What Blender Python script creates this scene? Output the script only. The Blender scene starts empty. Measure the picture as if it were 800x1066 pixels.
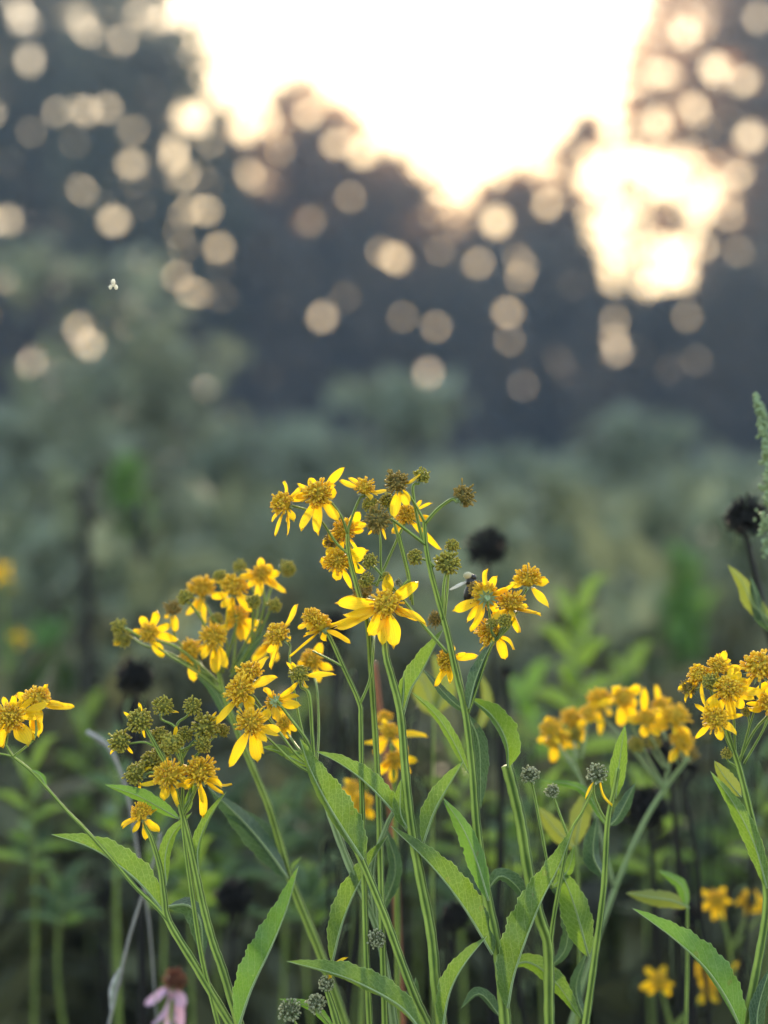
import bpy, math, random
import numpy as np
from mathutils import Vector, noise
R = random.Random(11)
scene = bpy.context.scene
COL = scene.collection

# ------------------------------------------------------------------ camera
CAMZ = 1.25
PITCH = math.radians(1.9)
CAM = Vector((0, 0, CAMZ))
RT = Vector((1, 0, 0)); FW = Vector((0, math.cos(PITCH), -math.sin(PITCH))); UP = Vector((0, math.sin(PITCH), math.cos(PITCH)))
FPX = 1600.0
def P(x, y, d):
    return CAM + RT*((x-400)/FPX*d) + UP*((533-y)/FPX*d) + FW*d
cd = bpy.data.cameras.new('camera'); cam = bpy.data.objects.new('camera', cd); COL.objects.link(cam)
cam.location = CAM; cam.rotation_euler = (math.pi/2-PITCH, 0, 0)
cd.sensor_fit = 'HORIZONTAL'; cd.sensor_width = 36; cd.lens = 72
cd.clip_start = 0.02; cd.clip_end = 1500
cd.dof.use_dof = True; cd.dof.focus_distance = 0.80; cd.dof.aperture_fstop = 4.0
scene.camera = cam

# ------------------------------------------------------------------ materials
class NT:
    def __init__(s, name):
        s.m = bpy.data.materials.new(name); s.m.use_nodes = True
        s.t = s.m.node_tree; s.t.nodes.clear()
        s.out = s.n('ShaderNodeOutputMaterial')
    def n(s, typ, **kw):
        nd = s.t.nodes.new(typ)
        for k, v in kw.items():
            if k[0] == '_': setattr(nd, k[1:], v)
            else: nd.inputs[k.replace('__', ' ')].default_value = v
        return nd
    def l(s, a, b): s.t.links.new(a, b)
    def ramp(s, fac, stops):
        r = s.n('ShaderNodeValToRGB'); e = r.color_ramp.elements
        while len(e) < len(stops): e.new(0.5)
        for i, (p, c) in enumerate(stops):
            e[i].position = p; e[i].color = (*c, 1)
        s.l(fac, r.inputs['Fac']); return r.outputs['Color']
    def math(s, op, a, b=None, c=None):
        nd = s.n('ShaderNodeMath', _operation=op)
        for i, v in enumerate((a, b, c)):
            if v is None: continue
            if isinstance(v, (int, float)): nd.inputs[i].default_value = v
            else: s.l(v, nd.inputs[i])
        return nd.outputs[0]
    def mix(s, fac, a, b, mode='MIX'):
        nd = s.n('ShaderNodeMix', _data_type='RGBA', _blend_type=mode)
        for i, v in ((0, fac), (6, a), (7, b)):
            if isinstance(v, (int, float)): nd.inputs[i].default_value = v
            elif isinstance(v, tuple): nd.inputs[i].default_value = (*v, 1)
            else: s.l(v, nd.inputs[i])
        return nd.outputs[2]
def surf(nt, col, trans=0.0, rough=0.6, sheen=0.0, bump=None, spec=0.4, tcol=None):
    p = nt.n('ShaderNodeBsdfPrincipled', Roughness=rough)
    p.inputs['Specular IOR Level'].default_value = spec
    p.inputs['Sheen Weight'].default_value = sheen
    if isinstance(col, tuple): p.inputs['Base Color'].default_value = (*col, 1)
    else: nt.l(col, p.inputs['Base Color'])
    if bump is not None: nt.l(bump, p.inputs['Normal'])
    if trans > 0:
        tr = nt.n('ShaderNodeBsdfTranslucent')
        c = tcol if tcol is not None else col
        if isinstance(c, tuple): tr.inputs['Color'].default_value = (*c, 1)
        else: nt.l(c, tr.inputs['Color'])
        mx = nt.n('ShaderNodeMixShader', Fac=trans)
        nt.l(p.outputs[0], mx.inputs[1]); nt.l(tr.outputs[0], mx.inputs[2])
        nt.l(mx.outputs[0], nt.out.inputs['Surface'])
    else: nt.l(p.outputs[0], nt.out.inputs['Surface'])
    return nt.m
def leaf_mat(name, dark, light, vein, tcol, trans=0.4):
    nt = NT(name); uv = nt.n('ShaderNodeUVMap'); sp = nt.n('ShaderNodeSeparateXYZ'); nt.l(uv.outputs[0], sp.inputs[0])
    u, v = sp.outputs[0], sp.outputs[1]
    av = nt.math('ABSOLUTE', nt.math('SUBTRACT', v, 0.5))          # 0 midrib .. 0.5 margin
    nz = nt.n('ShaderNodeTexNoise', Scale=90.0, Detail=4.0); tc = nt.n('ShaderNodeTexCoord'); nt.l(tc.outputs['Object'], nz.inputs['Vector'])
    nb = nt.n('ShaderNodeTexNoise', Scale=700.0, Detail=3.0); nt.l(tc.outputs['Object'], nb.inputs['Vector'])
    # side veins running forward from the midrib, slightly wobbly
    ph = nt.math('ADD', nt.math('MULTIPLY', nt.math('SUBTRACT', u, nt.math('MULTIPLY', nt.math('POWER', av, 1.25), 0.55)), 11.0), nt.math('MULTIPLY', nz.outputs[0], 0.5))
    fr = nt.math('ABSOLUTE', nt.math('SUBTRACT', nt.math('FRACT', ph), 0.5))
    sv = nt.math('SUBTRACT', 1.0, nt.math('SMOOTH_MIN', nt.math('MULTIPLY', fr, 14.0), 1.0, 0.2))
    mid = nt.math('LESS_THAN', av, 0.022)
    vn_edge_hl = nt.math('MAXIMUM', nt.math('MULTIPLY', sv, 0.38), nt.math('MAXIMUM', nt.math('MULTIPLY', mid, 0.9), nt.math('MULTIPLY', nt.math('GREATER_THAN', av, 0.485), 0.75)))  # veins, midrib, and a pale rim painted as the leaf's edge highlight
    oi = nt.n('ShaderNodeObjectInfo')
    f = nt.math('ADD', nt.math('MULTIPLY', nz.outputs[0], 0.7), nt.math('MULTIPLY', oi.outputs['Random'], 0.35))
    base = nt.mix(f, dark, light)
    # a few yellowed and chewed-looking specks
    sp2 = nt.n('ShaderNodeTexVoronoi', Scale=260.0); nt.l(tc.outputs['Object'], sp2.inputs['Vector'])
    spk = nt.math('MULTIPLY', nt.math('LESS_THAN', sp2.outputs['Distance'], 0.13), nt.math('GREATER_THAN', nz.outputs[0], 0.6))
    base = nt.mix(nt.math('MULTIPLY', spk, 0.6), base, (0.35, 0.33, 0.12))
    sp3 = nt.n('ShaderNodeTexVoronoi', Scale=95.0); nt.l(tc.outputs['Object'], sp3.inputs['Vector'])
    n3 = nt.n('ShaderNodeTexNoise', Scale=35.0, Detail=2.0); nt.l(tc.outputs['Object'], n3.inputs['Vector'])
    br = nt.math('MULTIPLY', nt.math('LESS_THAN', nt.math('ADD', sp3.outputs['Distance'], nt.math('MULTIPLY', nb.outputs[0], 0.12)), 0.21), nt.math('GREATER_THAN', n3.outputs[0], 0.52))
    base = nt.mix(nt.math('MULTIPLY', br, 0.75), base, (0.13, 0.085, 0.03))
    base = nt.mix(nt.math('MULTIPLY', nt.math('GREATER_THAN', nt.math('ADD', u, nt.math('MULTIPLY', n3.outputs[0], 0.14)), 1.05), 0.6), base, (0.24, 0.17, 0.05))
    col = nt.mix(vn_edge_hl, base, vein)
    # interveinal puckering + fine grain
    vo = nt.n('ShaderNodeTexVoronoi', _feature='DISTANCE_TO_EDGE', Scale=420.0); nt.l(tc.outputs['Object'], vo.inputs['Vector'])
    net = nt.math('LESS_THAN', vo.outputs['Distance'], 0.06); col = nt.mix(nt.math('MULTIPLY', net, 0.22), col, vein)
    h = nt.math('ADD', nt.math('MULTIPLY', nt.math('MAXIMUM', sv, net), -0.6), nt.math('MULTIPLY', nb.outputs[0], 0.5))
    b = nt.n('ShaderNodeBump', Strength=0.8, Distance=0.0009); nt.l(h, b.inputs['Height'])
    return surf(nt, col, trans, 0.5, 0.05, b.outputs[0], 0.45, nt.mix(nt.math('MULTIPLY', vn_edge_hl, 0.5), tcol, vein))
M = {}
M['leaf'] = leaf_mat('leaf_green', (0.030, 0.070, 0.010), (0.085, 0.145, 0.020), (0.34, 0.42, 0.15), (0.17, 0.30, 0.02), 0.40)
M['leaf_light'] = leaf_mat('leaf_light_green', (0.05, 0.12, 0.018), (0.10, 0.195, 0.03), (0.25, 0.36, 0.12), (0.14, 0.29, 0.025), 0.42)
M['leaf_dark'] = leaf_mat('leaf_blue_green', (0.016, 0.040, 0.017), (0.038, 0.075, 0.028), (0.19, 0.25, 0.14), (0.06, 0.13, 0.035), 0.25)
M['leaf_yellow'] = leaf_mat('leaf_yellowing', (0.09, 0.15, 0.025), (0.22, 0.24, 0.04), (0.30, 0.28, 0.09), (0.24, 0.28, 0.03), 0.35)
def stem_mat(name, a, b, sheen=0.4):
    nt = NT(name); tc = nt.n('ShaderNodeTexCoord'); nz = nt.n('ShaderNodeTexNoise', Scale=60.0, Detail=3.0); nt.l(tc.outputs['Object'], nz.inputs['Vector'])
    uv = nt.n('ShaderNodeUVMap'); sp = nt.n('ShaderNodeSeparateXYZ'); nt.l(uv.outputs[0], sp.inputs[0])
    st = nt.math('ADD', nt.math('MULTIPLY', nt.math('SINE', nt.math('MULTIPLY', sp.outputs[0], 25.13)), 0.45), nz.outputs[0])
    nb = nt.n('ShaderNodeTexNoise', Scale=2500.0); nt.l(tc.outputs['Object'], nb.inputs['Vector'])
    bm = nt.n('ShaderNodeBump', Strength=0.4, Distance=0.0003); nt.l(nb.outputs[0], bm.inputs['Height'])
    return surf(nt, nt.mix(st, a, b), 0.0, 0.62, sheen, bm.outputs[0], 0.22)
M['stem'] = stem_mat('stem_green', (0.050, 0.088, 0.012), (0.30, 0.37, 0.065), 0.12)
M['stem_pale'] = stem_mat('stem_pale_green', (0.11, 0.16, 0.055), (0.30, 0.36, 0.17), 0.15)
M['stem_dry'] = stem_mat('stem_dry_straw', (0.17, 0.15, 0.135), (0.33, 0.30, 0.28), 0.2)
M['stem_black'] = stem_mat('stem_blackened', (0.004, 0.0035, 0.004), (0.011, 0.008, 0.007), 0.0)
M['stem_red'] = stem_mat('stem_rusty', (0.22, 0.07, 0.03), (0.36, 0.13, 0.06), 0.1)
def ray_mat():
    nt = NT('petal_yellow'); uv = nt.n('ShaderNodeUVMap'); sp = nt.n('ShaderNodeSeparateXYZ'); nt.l(uv.outputs[0], sp.inputs[0])
    nz = nt.n('ShaderNodeTexNoise', Scale=150.0, Detail=3.0); tc = nt.n('ShaderNodeTexCoord'); nt.l(tc.outputs['Object'], nz.inputs['Vector'])
    oi = nt.n('ShaderNodeObjectInfo')
    base = nt.ramp(sp.outputs[0], [(0.0, (0.60, 0.30, 0.006)), (0.35, (0.88, 0.56, 0.008)), (1.0, (0.92, 0.63, 0.014))])
    base = nt.mix(nt.math('MULTIPLY', oi.outputs['Random'], 0.35), base, (0.82, 0.47, 0.006))
    st = nt.math('MULTIPLY', nt.math('POWER', nt.math('ABSOLUTE', nt.math('SINE', nt.math('MULTIPLY', sp.outputs[1], 22.0))), 4.0), 0.42)
    wn = nt.n('ShaderNodeTexNoise', Scale=240.0, Detail=2.0); nt.l(tc.outputs['Object'], wn.inputs['Vector'])
    base = nt.mix(nt.math('MULTIPLY', nt.math('GREATER_THAN', nt.math('ADD', nt.math('MULTIPLY', sp.outputs[0], 0.22), wn.outputs[0]), 0.83), 0.55), base, (0.42, 0.18, 0.02))
    col = nt.mix(st, base, (0.50, 0.24, 0.004))
    b = nt.n('ShaderNodeBump', Strength=0.5, Distance=0.0003); nt.l(nt.math('SUBTRACT', nz.outputs[0], st), b.inputs['Height'])
    return surf(nt, col, 0.42, 0.5, 0.1, b.outputs[0], 0.25, (0.95, 0.64, 0.01))
M['petal'] = ray_mat()
def floret_mat(name, stops, alt):
    nt = NT(name); uv = nt.n('ShaderNodeUVMap'); sp = nt.n('ShaderNodeSeparateXYZ'); nt.l(uv.outputs[0], sp.inputs[0])
    c = nt.ramp(sp.outputs[1], stops)
    c = nt.mix(nt.math('MULTIPLY', sp.outputs[0], 0.6), c, alt, 'MIX')
    return surf(nt, c, 0.36, 0.6, 0.05, None, 0.3)
M['open'] = floret_mat('disc_florets_yellow', [(0.0, (0.20, 0.17, 0.015)), (0.45, (0.80, 0.50, 0.012)), (0.86, (0.92, 0.60, 0.03)), (0.92, (0.55, 0.22, 0.02)), (1.0, (0.13, 0.05, 0.012))], (0.86, 0.60, 0.04))
M['bud'] = floret_mat('disc_florets_olive', [(0.0, (0.07, 0.09, 0.015)), (0.5, (0.27, 0.25, 0.03)), (0.9, (0.55, 0.43, 0.05)), (1.0, (0.28, 0.18, 0.03))], (0.42, 0.38, 0.06))
M['old'] = floret_mat('disc_florets_brown', [(0.0, (0.06, 0.07, 0.02)), (0.5, (0.24, 0.19, 0.04)), (0.9, (0.44, 0.27, 0.05)), (1.0, (0.2, 0.11, 0.03))], (0.40, 0.28, 0.06))
M['seed'] = floret_mat('seeds_grey', [(0.0, (0.03, 0.035, 0.012)), (0.5, (0.16, 0.19, 0.07)), (0.8, (0.60, 0.58, 0.36)), (1.0, (0.04, 0.03, 0.02))], (0.24, 0.25, 0.12))
M['black'] = floret_mat('seeds_black', [(0.0, (0.002, 0.002, 0.003)), (1.0, (0.007, 0.005, 0.004))], (0.012, 0.008, 0.006))
M['rust'] = floret_mat('cone_spikes_rust', [(0.0, (0.05, 0.02, 0.012)), (0.6, (0.20, 0.05, 0.02)), (1.0, (0.45, 0.15, 0.05))], (0.12, 0.03, 0.02))
M['pink'] = surf(NT('petal_pink'), (0.60, 0.38, 0.52), 0.4, 0.6, 0.2)
M['chitin'] = surf(NT('insect_black'), (0.014, 0.012, 0.016), 0, 0.35)
M['wing'] = surf(NT('insect_wing'), (0.62, 0.64, 0.64), 0.5, 0.3)
M['fuzz'] = surf(NT('insect_fuzz'), (0.55, 0.50, 0.32), 0.3, 0.9, 0.6)
M['fluff'] = surf(NT('seed_fluff_pale'), (0.85, 0.80, 0.68), 0.5, 0.6, 0.5)
def foliage_mat(name, a, b, scale=0.8, trans=0.3, t=None):
    nt = NT(name); tc = nt.n('ShaderNodeTexCoord'); nz = nt.n('ShaderNodeTexNoise', Scale=scale, Detail=3.0); nt.l(tc.outputs['Object'], nz.inputs['Vector'])
    n2 = nt.n('ShaderNodeTexWhiteNoise', _noise_dimensions='3D'); g = nt.n('ShaderNodeNewGeometry')
    f = nt.math('ADD', nt.math('MULTIPLY', nt.math('SUBTRACT', nz.outputs[0], 0.35), 2.2), 0.0)
    uv = nt.n('ShaderNodeUVMap'); sp = nt.n('ShaderNodeSeparateXYZ'); nt.l(uv.outputs[0], sp.inputs[0])
    f = nt.math('ADD', nt.math('MULTIPLY', f, 0.6), nt.math('MULTIPLY', sp.outputs[0], 0.4))
    c = nt.mix(f, a, b)
    return surf(nt, c, trans, 0.6, 0, None, 0.3, t)
M['crown'] = foliage_mat('tree_leaves', (0.020, 0.030, 0.026), (0.13, 0.12, 0.065), 0.8, 0.45)
M['crown_b'] = foliage_mat('tree_leaves_brown_glow', (0.030, 0.026, 0.024), (0.42, 0.20, 0.08), 0.8, 0.65)  # brown leaves, coloured warmer to stand in for glow near the sun
M['bush'] = foliage_mat('bush_leaves', (0.010, 0.018, 0.026), (0.15, 0.095, 0.05), 0.8, 0.4)
M['herb_pale'] = foliage_mat('herb_grey_green', (0.11, 0.135, 0.09), (0.27, 0.30, 0.21), 5, 0.3)
M['herb_bright'] = foliage_mat('herb_bright_green', (0.07, 0.16, 0.03), (0.17, 0.30, 0.06), 4, 0.4)
M['sapling'] = foliage_mat('sapling_leaves', (0.09, 0.11, 0.07), (0.33, 0.35, 0.24), 4, 0.4)
M['spike'] = surf(NT('seed_spike_pale_green'), (0.34, 0.42, 0.22), 0.4, .6)
M['bark'] = stem_mat('bark', (0.05, 0.042, 0.035), (0.11, 0.095, 0.08), 0)

# ------------------------------------------------------------------ mesh helpers
WO = {}
def mk(name, V, F, mat, parent=None, origin=None, uvs=None, smooth=True):
    """V world coordinates; stored relative to origin (world)"""
    if origin is None: origin = WO[parent.name] if parent else Vector((0, 0, 0))
    me = bpy.data.meshes.new(name)
    o0 = np.array(origin)
    V = np.asarray(V, dtype=float) - o0
    me.from_pydata(V.tolist(), [], F)
    if uvs is not None:
        ul = me.uv_layers.new(name='UVMap')
        li = np.empty(len(me.loops), dtype=np.int32); me.loops.foreach_get('vertex_index', li)
        ul.data.foreach_set('uv', np.asarray(uvs, dtype=np.float32)[li].ravel())
    if smooth: me.polygons.foreach_set('use_smooth', [True]*len(me.polygons))
    me.materials.append(M[mat] if isinstance(mat, str) else mat); me.update()
    o = bpy.data.objects.new(name, me); COL.objects.link(o)
    if parent: o.parent = parent; o.location = Vector(origin)-WO[parent.name]
    else: o.location = origin
    WO[o.name] = Vector(origin)
    return o
def tag(o, label=None, cat=None, group=None, kind=None):
    for k, v in (('label', label), ('category', cat), ('group', group), ('kind', kind)):
        if v: o[k] = v
    return o
def thing(name, loc, label, cat, group=None):
    o = bpy.data.objects.new(name, None); COL.objects.link(o); o.location = loc; o.empty_display_size = 0.05
    WO[o.name] = Vector(loc); return tag(o, label, cat, group)
class Buf:
    def __init__(s): s.V = []; s.F = []; s.U = []
    def add(s, V, F, U):
        b = len(s.V); s.V += V; s.F += [tuple(i+b for i in f) for f in F]; s.U += U
def spline(pts, n=6):
    """Catmull-Rom through tuples of any length"""
    p = [np.array(q, float) for q in pts]
    if len(p) == 2: p = [p[0], (p[0]+p[1])/2, p[1]]
    p = [2*p[0]-p[1]] + p + [2*p[-1]-p[-2]]
    out = []
    for i in range(1, len(p)-2):
        for k in range(n):
            t = k/n
            out.append(0.5*((2*p[i]) + (-p[i-1]+p[i+1])*t + (2*p[i-1]-5*p[i]+4*p[i+1]-p[i+2])*t*t + (-p[i-1]+3*p[i]-3*p[i+1]+p[i+2])*t**3))
    out.append(p[-2]); return out
def tube(buf, pts, rad, sides=8, ridge=0.0, nr=4, cap=True):
    """pts world Vectors, rad list"""
    pts = [Vector(p) for p in pts]; n = len(pts); V = []; U = []; F = []
    ref = Vector((0.31, -0.9, 0.1)).normalized()
    L = 0
    for i, p in enumerate(pts):
        t = (pts[min(i+1, n-1)]-pts[max(i-1, 0)])
        if t.length < 1e-9: t = Vector((0, 0, 1))
        t.normalize(); a = t.cross(ref)
        if a.length < 1e-3: a = t.cross(Vector((1, 0, 0)))
        a.normalize(); b = t.cross(a)
        if i: L += (p-pts[i-1]).length
        for k in range(sides):
            th = 2*math.pi*k/sides
            r = rad[i]*(1+ridge*math.cos(nr*th))
            V.append(p + a*(r*math.cos(th)) + b*(r*math.sin(th))); U.append((k/sides, L*10))
    for i in range(n-1):
        for k in range(sides):
            k2 = (k+1) % sides
            F.append((i*sides+k, i*sides+k2, (i+1)*sides+k2, (i+1)*sides+k))
    if cap:
        F.append(tuple(range(sides))[::-1]); F.append(tuple((n-1)*sides+k for k in range(sides)))
    buf.add(V, F, U)

# ------------------------------------------------------------------ plants of the foreground, laid out in pixels at a depth
class Plant:
    def __init__(s, name, label, cat, d, base, group=None, stemmat='stem', at_ground=True):
        """base: (x,y) where the main stem leaves the picture; the stem runs on down to the ground"""
        s.d = d; b = P(base[0], base[1], d); g = Vector((b.x*0.9, b.y + 0.02, 0.0)); s.g = g; s.stemmat = stemmat
        s.root = thing(name, g, label, cat, group); s.buf = Buf()
    def w(s, x, y, dz=0.0, d=None):
        return P(x, y, (d or s.d) + dz)
    def stem(s, pts, r0, r1, ground=True, ridge=0.24, n=7):
        """pts from the bottom up: (x,y[,dz metres]); radii in px"""
        q = [(p[0], p[1], p[2] if len(p) > 2 else 0.0) for p in pts]
        sp = spline(q, n); W = [s.w(*p) for p in sp]; m = len(W)
        k = s.d/FPX
        rr = [(r0+(r1-r0)*i/(m-1))*k for i in range(m)]
        # nodes swell slightly and the line wobbles a little
        rr = [r*(1+0.05*math.sin(i*1.9+q[0][0])) for i, r in enumerate(rr)]
        if ground:
            a = W[0]; dr = (W[0]-W[1]).normalized()
            low = a + dr*0.12; low2 = Vector((s.g.x*0.5+low.x*0.5, low.y, low.z*0.5)); end = Vector((s.g.x, s.g.y, -0.02))
            ext = [Vector(v) for v in spline([end, low2, low, a], 5)][:-1]
            W = ext + W; rr = [r0*k*1.15]*len(ext) + rr
        tube(s.buf, W, rr, 24 if r0 > 2.5 else 12, ridge if r0 > 2.5 else 0.15, 4 if r0 > 2.5 else 3)
    def leaf(s, pts, wl, wr, mat='leaf', sg=-1, twist=0.0, fold=None, dz=0.0, curl=0.0, name='leaf', peak=0.85):
        """pts base->tip (x,y[,dz m]); wl/wr visible half widths in px left/right of the travel direction"""
        k = s.d/FPX
        sp = spline([(p[0], p[1], (p[2] if len(p) > 2 else 0.0)+dz) for p in pts], 12)
        m = len(sp); W = max(wl, wr)*1.06
        zl = math.sqrt(max(W*W-wl*wl, 0)); zr = math.sqrt(max(W*W-wr*wr, 0))
        V = []; U = []; F = []; C = 5
        ph = R.random()*6; acc = [0]; bites = [(R.uniform(.2, .9), R.choice((-1, 1)), R.uniform(.12, .4), R.uniform(.008, .025)) for _ in range(R.choice((0, 0, 1, 1, 2)))] if W > 7 else []
        for i in range(1, m): acc.append(acc[-1]+math.hypot(sp[i][0]-sp[i-1][0], sp[i][1]-sp[i-1][1]))
        tot = acc[-1]
        # resample evenly, fine enough for teeth
        N = max(24, int(tot/2.6)); out = []; j = 0
        for i in range(N+1):
            t = tot*i/N
            while j < m-2 and acc[j+1] < t: j += 1
            f = (t-acc[j])/max(acc[j+1]-acc[j], 1e-6); out.append(sp[j]*(1-f)+sp[j+1]*f)
        for i, c in enumerate(out):
            t = i/N; a = out[max(i-1, 0)]; b = out[min(i+1, N)]
            tx, ty = b[0]-a[0], b[1]-a[1]; L = math.hypot(tx, ty) or 1; tx /= L; ty /= L
            lx, ly = ty, -tx
            pr = (math.sin(math.pi*min(t**peak, 1.0))**0.85)*(1-0.12*t) if 0 < t < 1 else 0.0
            pr = max(pr, 0.07*(1-t))
            center = s.w(c[0], c[1], c[2])
            for side in (-C, -C+1, -C+2, -C+3, -C+4, 0, 1, 2, 3, 4, 5):
                q = abs(side)/C
                w = (wl if side < 0 else wr)*pr*q; z = (zl if side < 0 else zr)*pr*q*sg
                if abs(side) == C:
                    tooth = (0.055*(1 if i % 3 == 0 else (-0.5 if i % 3 == 1 else 0)) + 0.05*math.sin(i*0.7+ph+side))*(1 if 0.08 < t < 0.96 else 0)
                    for (bt, bs, bd, bw_) in bites:
                        if bs*side > 0: tooth -= bd*math.exp(-((t-bt)/bw_)**2)
                    w *= 1+tooth; z *= 1+tooth
                z += W*pr*(0.10*math.sin(i*0.42+ph+(1.5 if side < 0 else 0))*q + 0.22*q*q*curl)
                sd = -1 if side < 0 else 1
                v = center + RT*(lx*w*-sd*k) - UP*(ly*w*-sd*k) - FW*(z*k)
                V.append(v); U.append((t, 0.5+side/(2*C)))
        K = 2*C+1
        for i in range(N):
            for c in range(K-1): F.append((i*K+c, i*K+c+1, (i+1)*K+c+1, (i+1)*K+c))
        o = mk(name, V, F, mat, s.root, V[C], U)
        # raised pale midrib
        b = Buf(); mid = [V[i*K+C] for i in range(0, N+1, 2)]; nn = len(mid)
        tube(b, mid, [(1.0*(1-i/nn)**0.8+0.22)*k*min(1.15, max(0.6, W/13)) for i in range(nn)], 6)
        mk('midrib', b.V, b.F, 'stem_pale', o, None, b.U)
        return o
    def head(s, x, y, r, face=(0, -0.5, 0.8), kind='open', rays=(), to=None, dz=0.0, pr=1.25, nf=None, auto=0, rw=5.2, bracts=True, name='flower_head'):
        if kind in ('open', 'bud', 'old'): r *= R.uniform(.86, 1.0)
        k = s.d/FPX; c = s.w(x, y, dz); n = np.array(face, float); n /= np.linalg.norm(n)
        def W(v): return c + RT*(v[0]*k) - UP*(v[1]*k) - FW*(v[2]*k)
        a = np.cross(n, [0.13, 0.9, 0.3]); a /= np.linalg.norm(a); b = np.cross(n, a)
        buf = Buf()
        # core
        rings = 6; sd = 10; V = [W(n*-0.5*r)]; F = []; U = [(0, 0)]
        for i in range(1, rings):
            th = math.pi*i/rings
            for j in range(sd):
                ph = 2*math.pi*j/sd
                V.append(W((-n*math.cos(th)+(a*math.cos(ph)+b*math.sin(ph))*math.sin(th))*(0.66 if kind in ('open', 'bud', 'old') else .52)*r)); U.append((R.random(), 0.2))
        V.append(W(n*0.5*r)); U.append((0, 0.1))
        for j in range(sd): F.append((0, 1+(j+1) % sd, 1+j)); F.append((len(V)-1, 1+(rings-2)*sd+j, 1+(rings-2)*sd+(j+1) % sd))
        for i in range(rings-2):
            for j in range(sd): F.append((1+i*sd+j, 1+i*sd+(j+1) % sd, 1+(i+1)*sd+(j+1) % sd, 1+(i+1)*sd+j))
        buf.add(V, F, U)
        cnt = nf or {'open': 120, 'bud': 104, 'old': 104, 'seed': 64, 'black': 150, 'rust': 140}[kind]
        lim = {'open': 0.62, 'bud': 0.82, 'old': 0.74, 'seed': 0.86, 'black': 0.9, 'rust': 0.8}[kind]
        jit = {'open': 0.12, 'bud': 0.07, 'old': 0.14, 'seed': 0.08, 'black': 0.07, 'rust': 0.1}[kind]
        tipw = {'open': 0.082, 'bud': 0.095, 'old': 0.078, 'seed': 0.115, 'black': 0.08, 'rust': 0.05}[kind]
        el = {'black': 1.12, 'rust': 1.1}.get(kind, R.uniform(.82, 1.22)); bald = R.uniform(-1, 1.0) if kind == 'never' else -1; bph = R.random()*6.28; fat = R.uniform(.78, 1.02)
        for i in range(cnt):
            cz = 1-2*lim*(i+0.5)/cnt; ph = i*2.39996+R.uniform(-.12, .12); sz = math.sqrt(max(0, 1-cz*cz))
            dr = n*cz + (a*math.cos(ph)+b*math.sin(ph))*sz; dr = dr+np.array([R.gauss(0, .07) for _ in range(3)]); dr /= np.linalg.norm(dr)
            if bald > 0 and math.cos(ph-bph)*sz > 1-bald*.5: continue
            L = r*(1+R.gauss(0, jit)); u = np.cross(dr, [0.3, 0.2, 0.93]); u /= np.linalg.norm(u); v = np.cross(dr, u)
            bend = np.array([R.gauss(0, .09), R.gauss(0, .09)+0.03, R.gauss(0, .09)])*r
            col = R.random(); S = 5; VV = []; UU = []
            br = R.random() < .42
            prof = [(0.45, 0.05, 0.05), (0.72, 0.062, 0.4), (0.86, tipw*1.1, 0.7), (0.94, tipw*1.35, 0.84), (1.0, tipw*(.5 if br else .8), 1.0 if br else .86)]
            for (t, w, uvv) in prof:
                for j in range(S):
                    q = 2*math.pi*j/S
                    VV.append(W(dr*L*t*(el if cz > 0 else 1) + bend*t*t + (u*math.cos(q)+v*math.sin(q))*w*r*fat)); UU.append((col, uvv))
            FF = [(p*S+j, p*S+(j+1) % S, (p+1)*S+(j+1) % S, (p+1)*S+j) for p in range(len(prof)-1) for j in range(S)]
            FF.append(tuple((len(prof)-1)*S+j for j in range(S)))
            buf.add(VV, FF, UU)
        o = mk(name, buf.V, buf.F, kind, s.root, c, buf.U)
        if kind == 'open' and not auto: xtra = R.choice([2, 3, 4])
        else: xtra = 0
        # bracts behind the head
        if bracts:
            bb = Buf(); nb = 11
            for i in range(nb):
                ph = 2*math.pi*i/nb+R.random()*.4; out = a*math.cos(ph)+b*math.sin(ph)
                s0 = -n*0.5*r+out*0.15*r; s1 = -n*0.62*r+out*0.5*r; s2 = -n*R.uniform(.55, .95)*r+out*R.uniform(.72, 1.0)*r
                tt = np.cross(n, out); w = 0.11*r
                bb.add([W(s0-tt*w*.7), W(s0+tt*w*.7), W(s1-tt*w), W(s1+tt*w), W(s2)], [(0, 1, 3, 2), (2, 3, 4)], [(0, 0)]*5)
            tube(bb, [W(-n*0.95*r), W(-n*0.72*r), W(-n*0.45*r)], [0.10*r*k, 0.20*r*k, 0.42*r*k], 8)
            mk('bracts', bb.V, bb.F, 'stem_pale' if kind != 'black' else 'stem_black', o, None, bb.U)
        # rays
        rl = [tuple(q) for q in rays]
        for i in range(auto):
            ph = 2*math.pi*(i+R.uniform(-.3, .3))/auto; out = a*math.cos(ph)+b*math.sin(ph); L = r*R.uniform(1.9, 2.6)
            e = out*L-n*L*R.uniform(.0, .45)+np.array([0, L*.12, 0]); rl.append((x+e[0], y+e[1], rw, e[2]))
        for i in range(xtra):
            ph = R.uniform(0, 6.28); out = a*math.cos(ph)+b*math.sin(ph); L = r*R.uniform(1.75, 2.4)
            e = out*L-n*L*R.uniform(.0, .5)+np.array([0, L*.15, 0]); rl.append((x+e[0], y+e[1], rw*R.uniform(.55, .95), e[2]))
        for q in rl:
            tx, ty = q[0]-x, q[1]-y; w = q[2] if len(q) > 2 and q[2] else rw; L2 = math.hypot(tx, ty)
            ez = q[3] if len(q) > 3 else R.uniform(-0.35, 0.35)*L2
            e = np.array([tx, ty, ez]); L = np.linalg.norm(e); e1 = e/L
            st = e1*0.45*r - n*0.30*r
            e1 = (e-st); L = np.linalg.norm(e1); e1 /= L
            ref = n+np.array([R.gauss(0, .45), R.gauss(0, .45), R.gauss(0, .3)+0.4]); wd = np.cross(e1, ref)
            if np.linalg.norm(wd) < .05: wd = np.cross(e1, [0, 0, 1.0])
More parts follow.
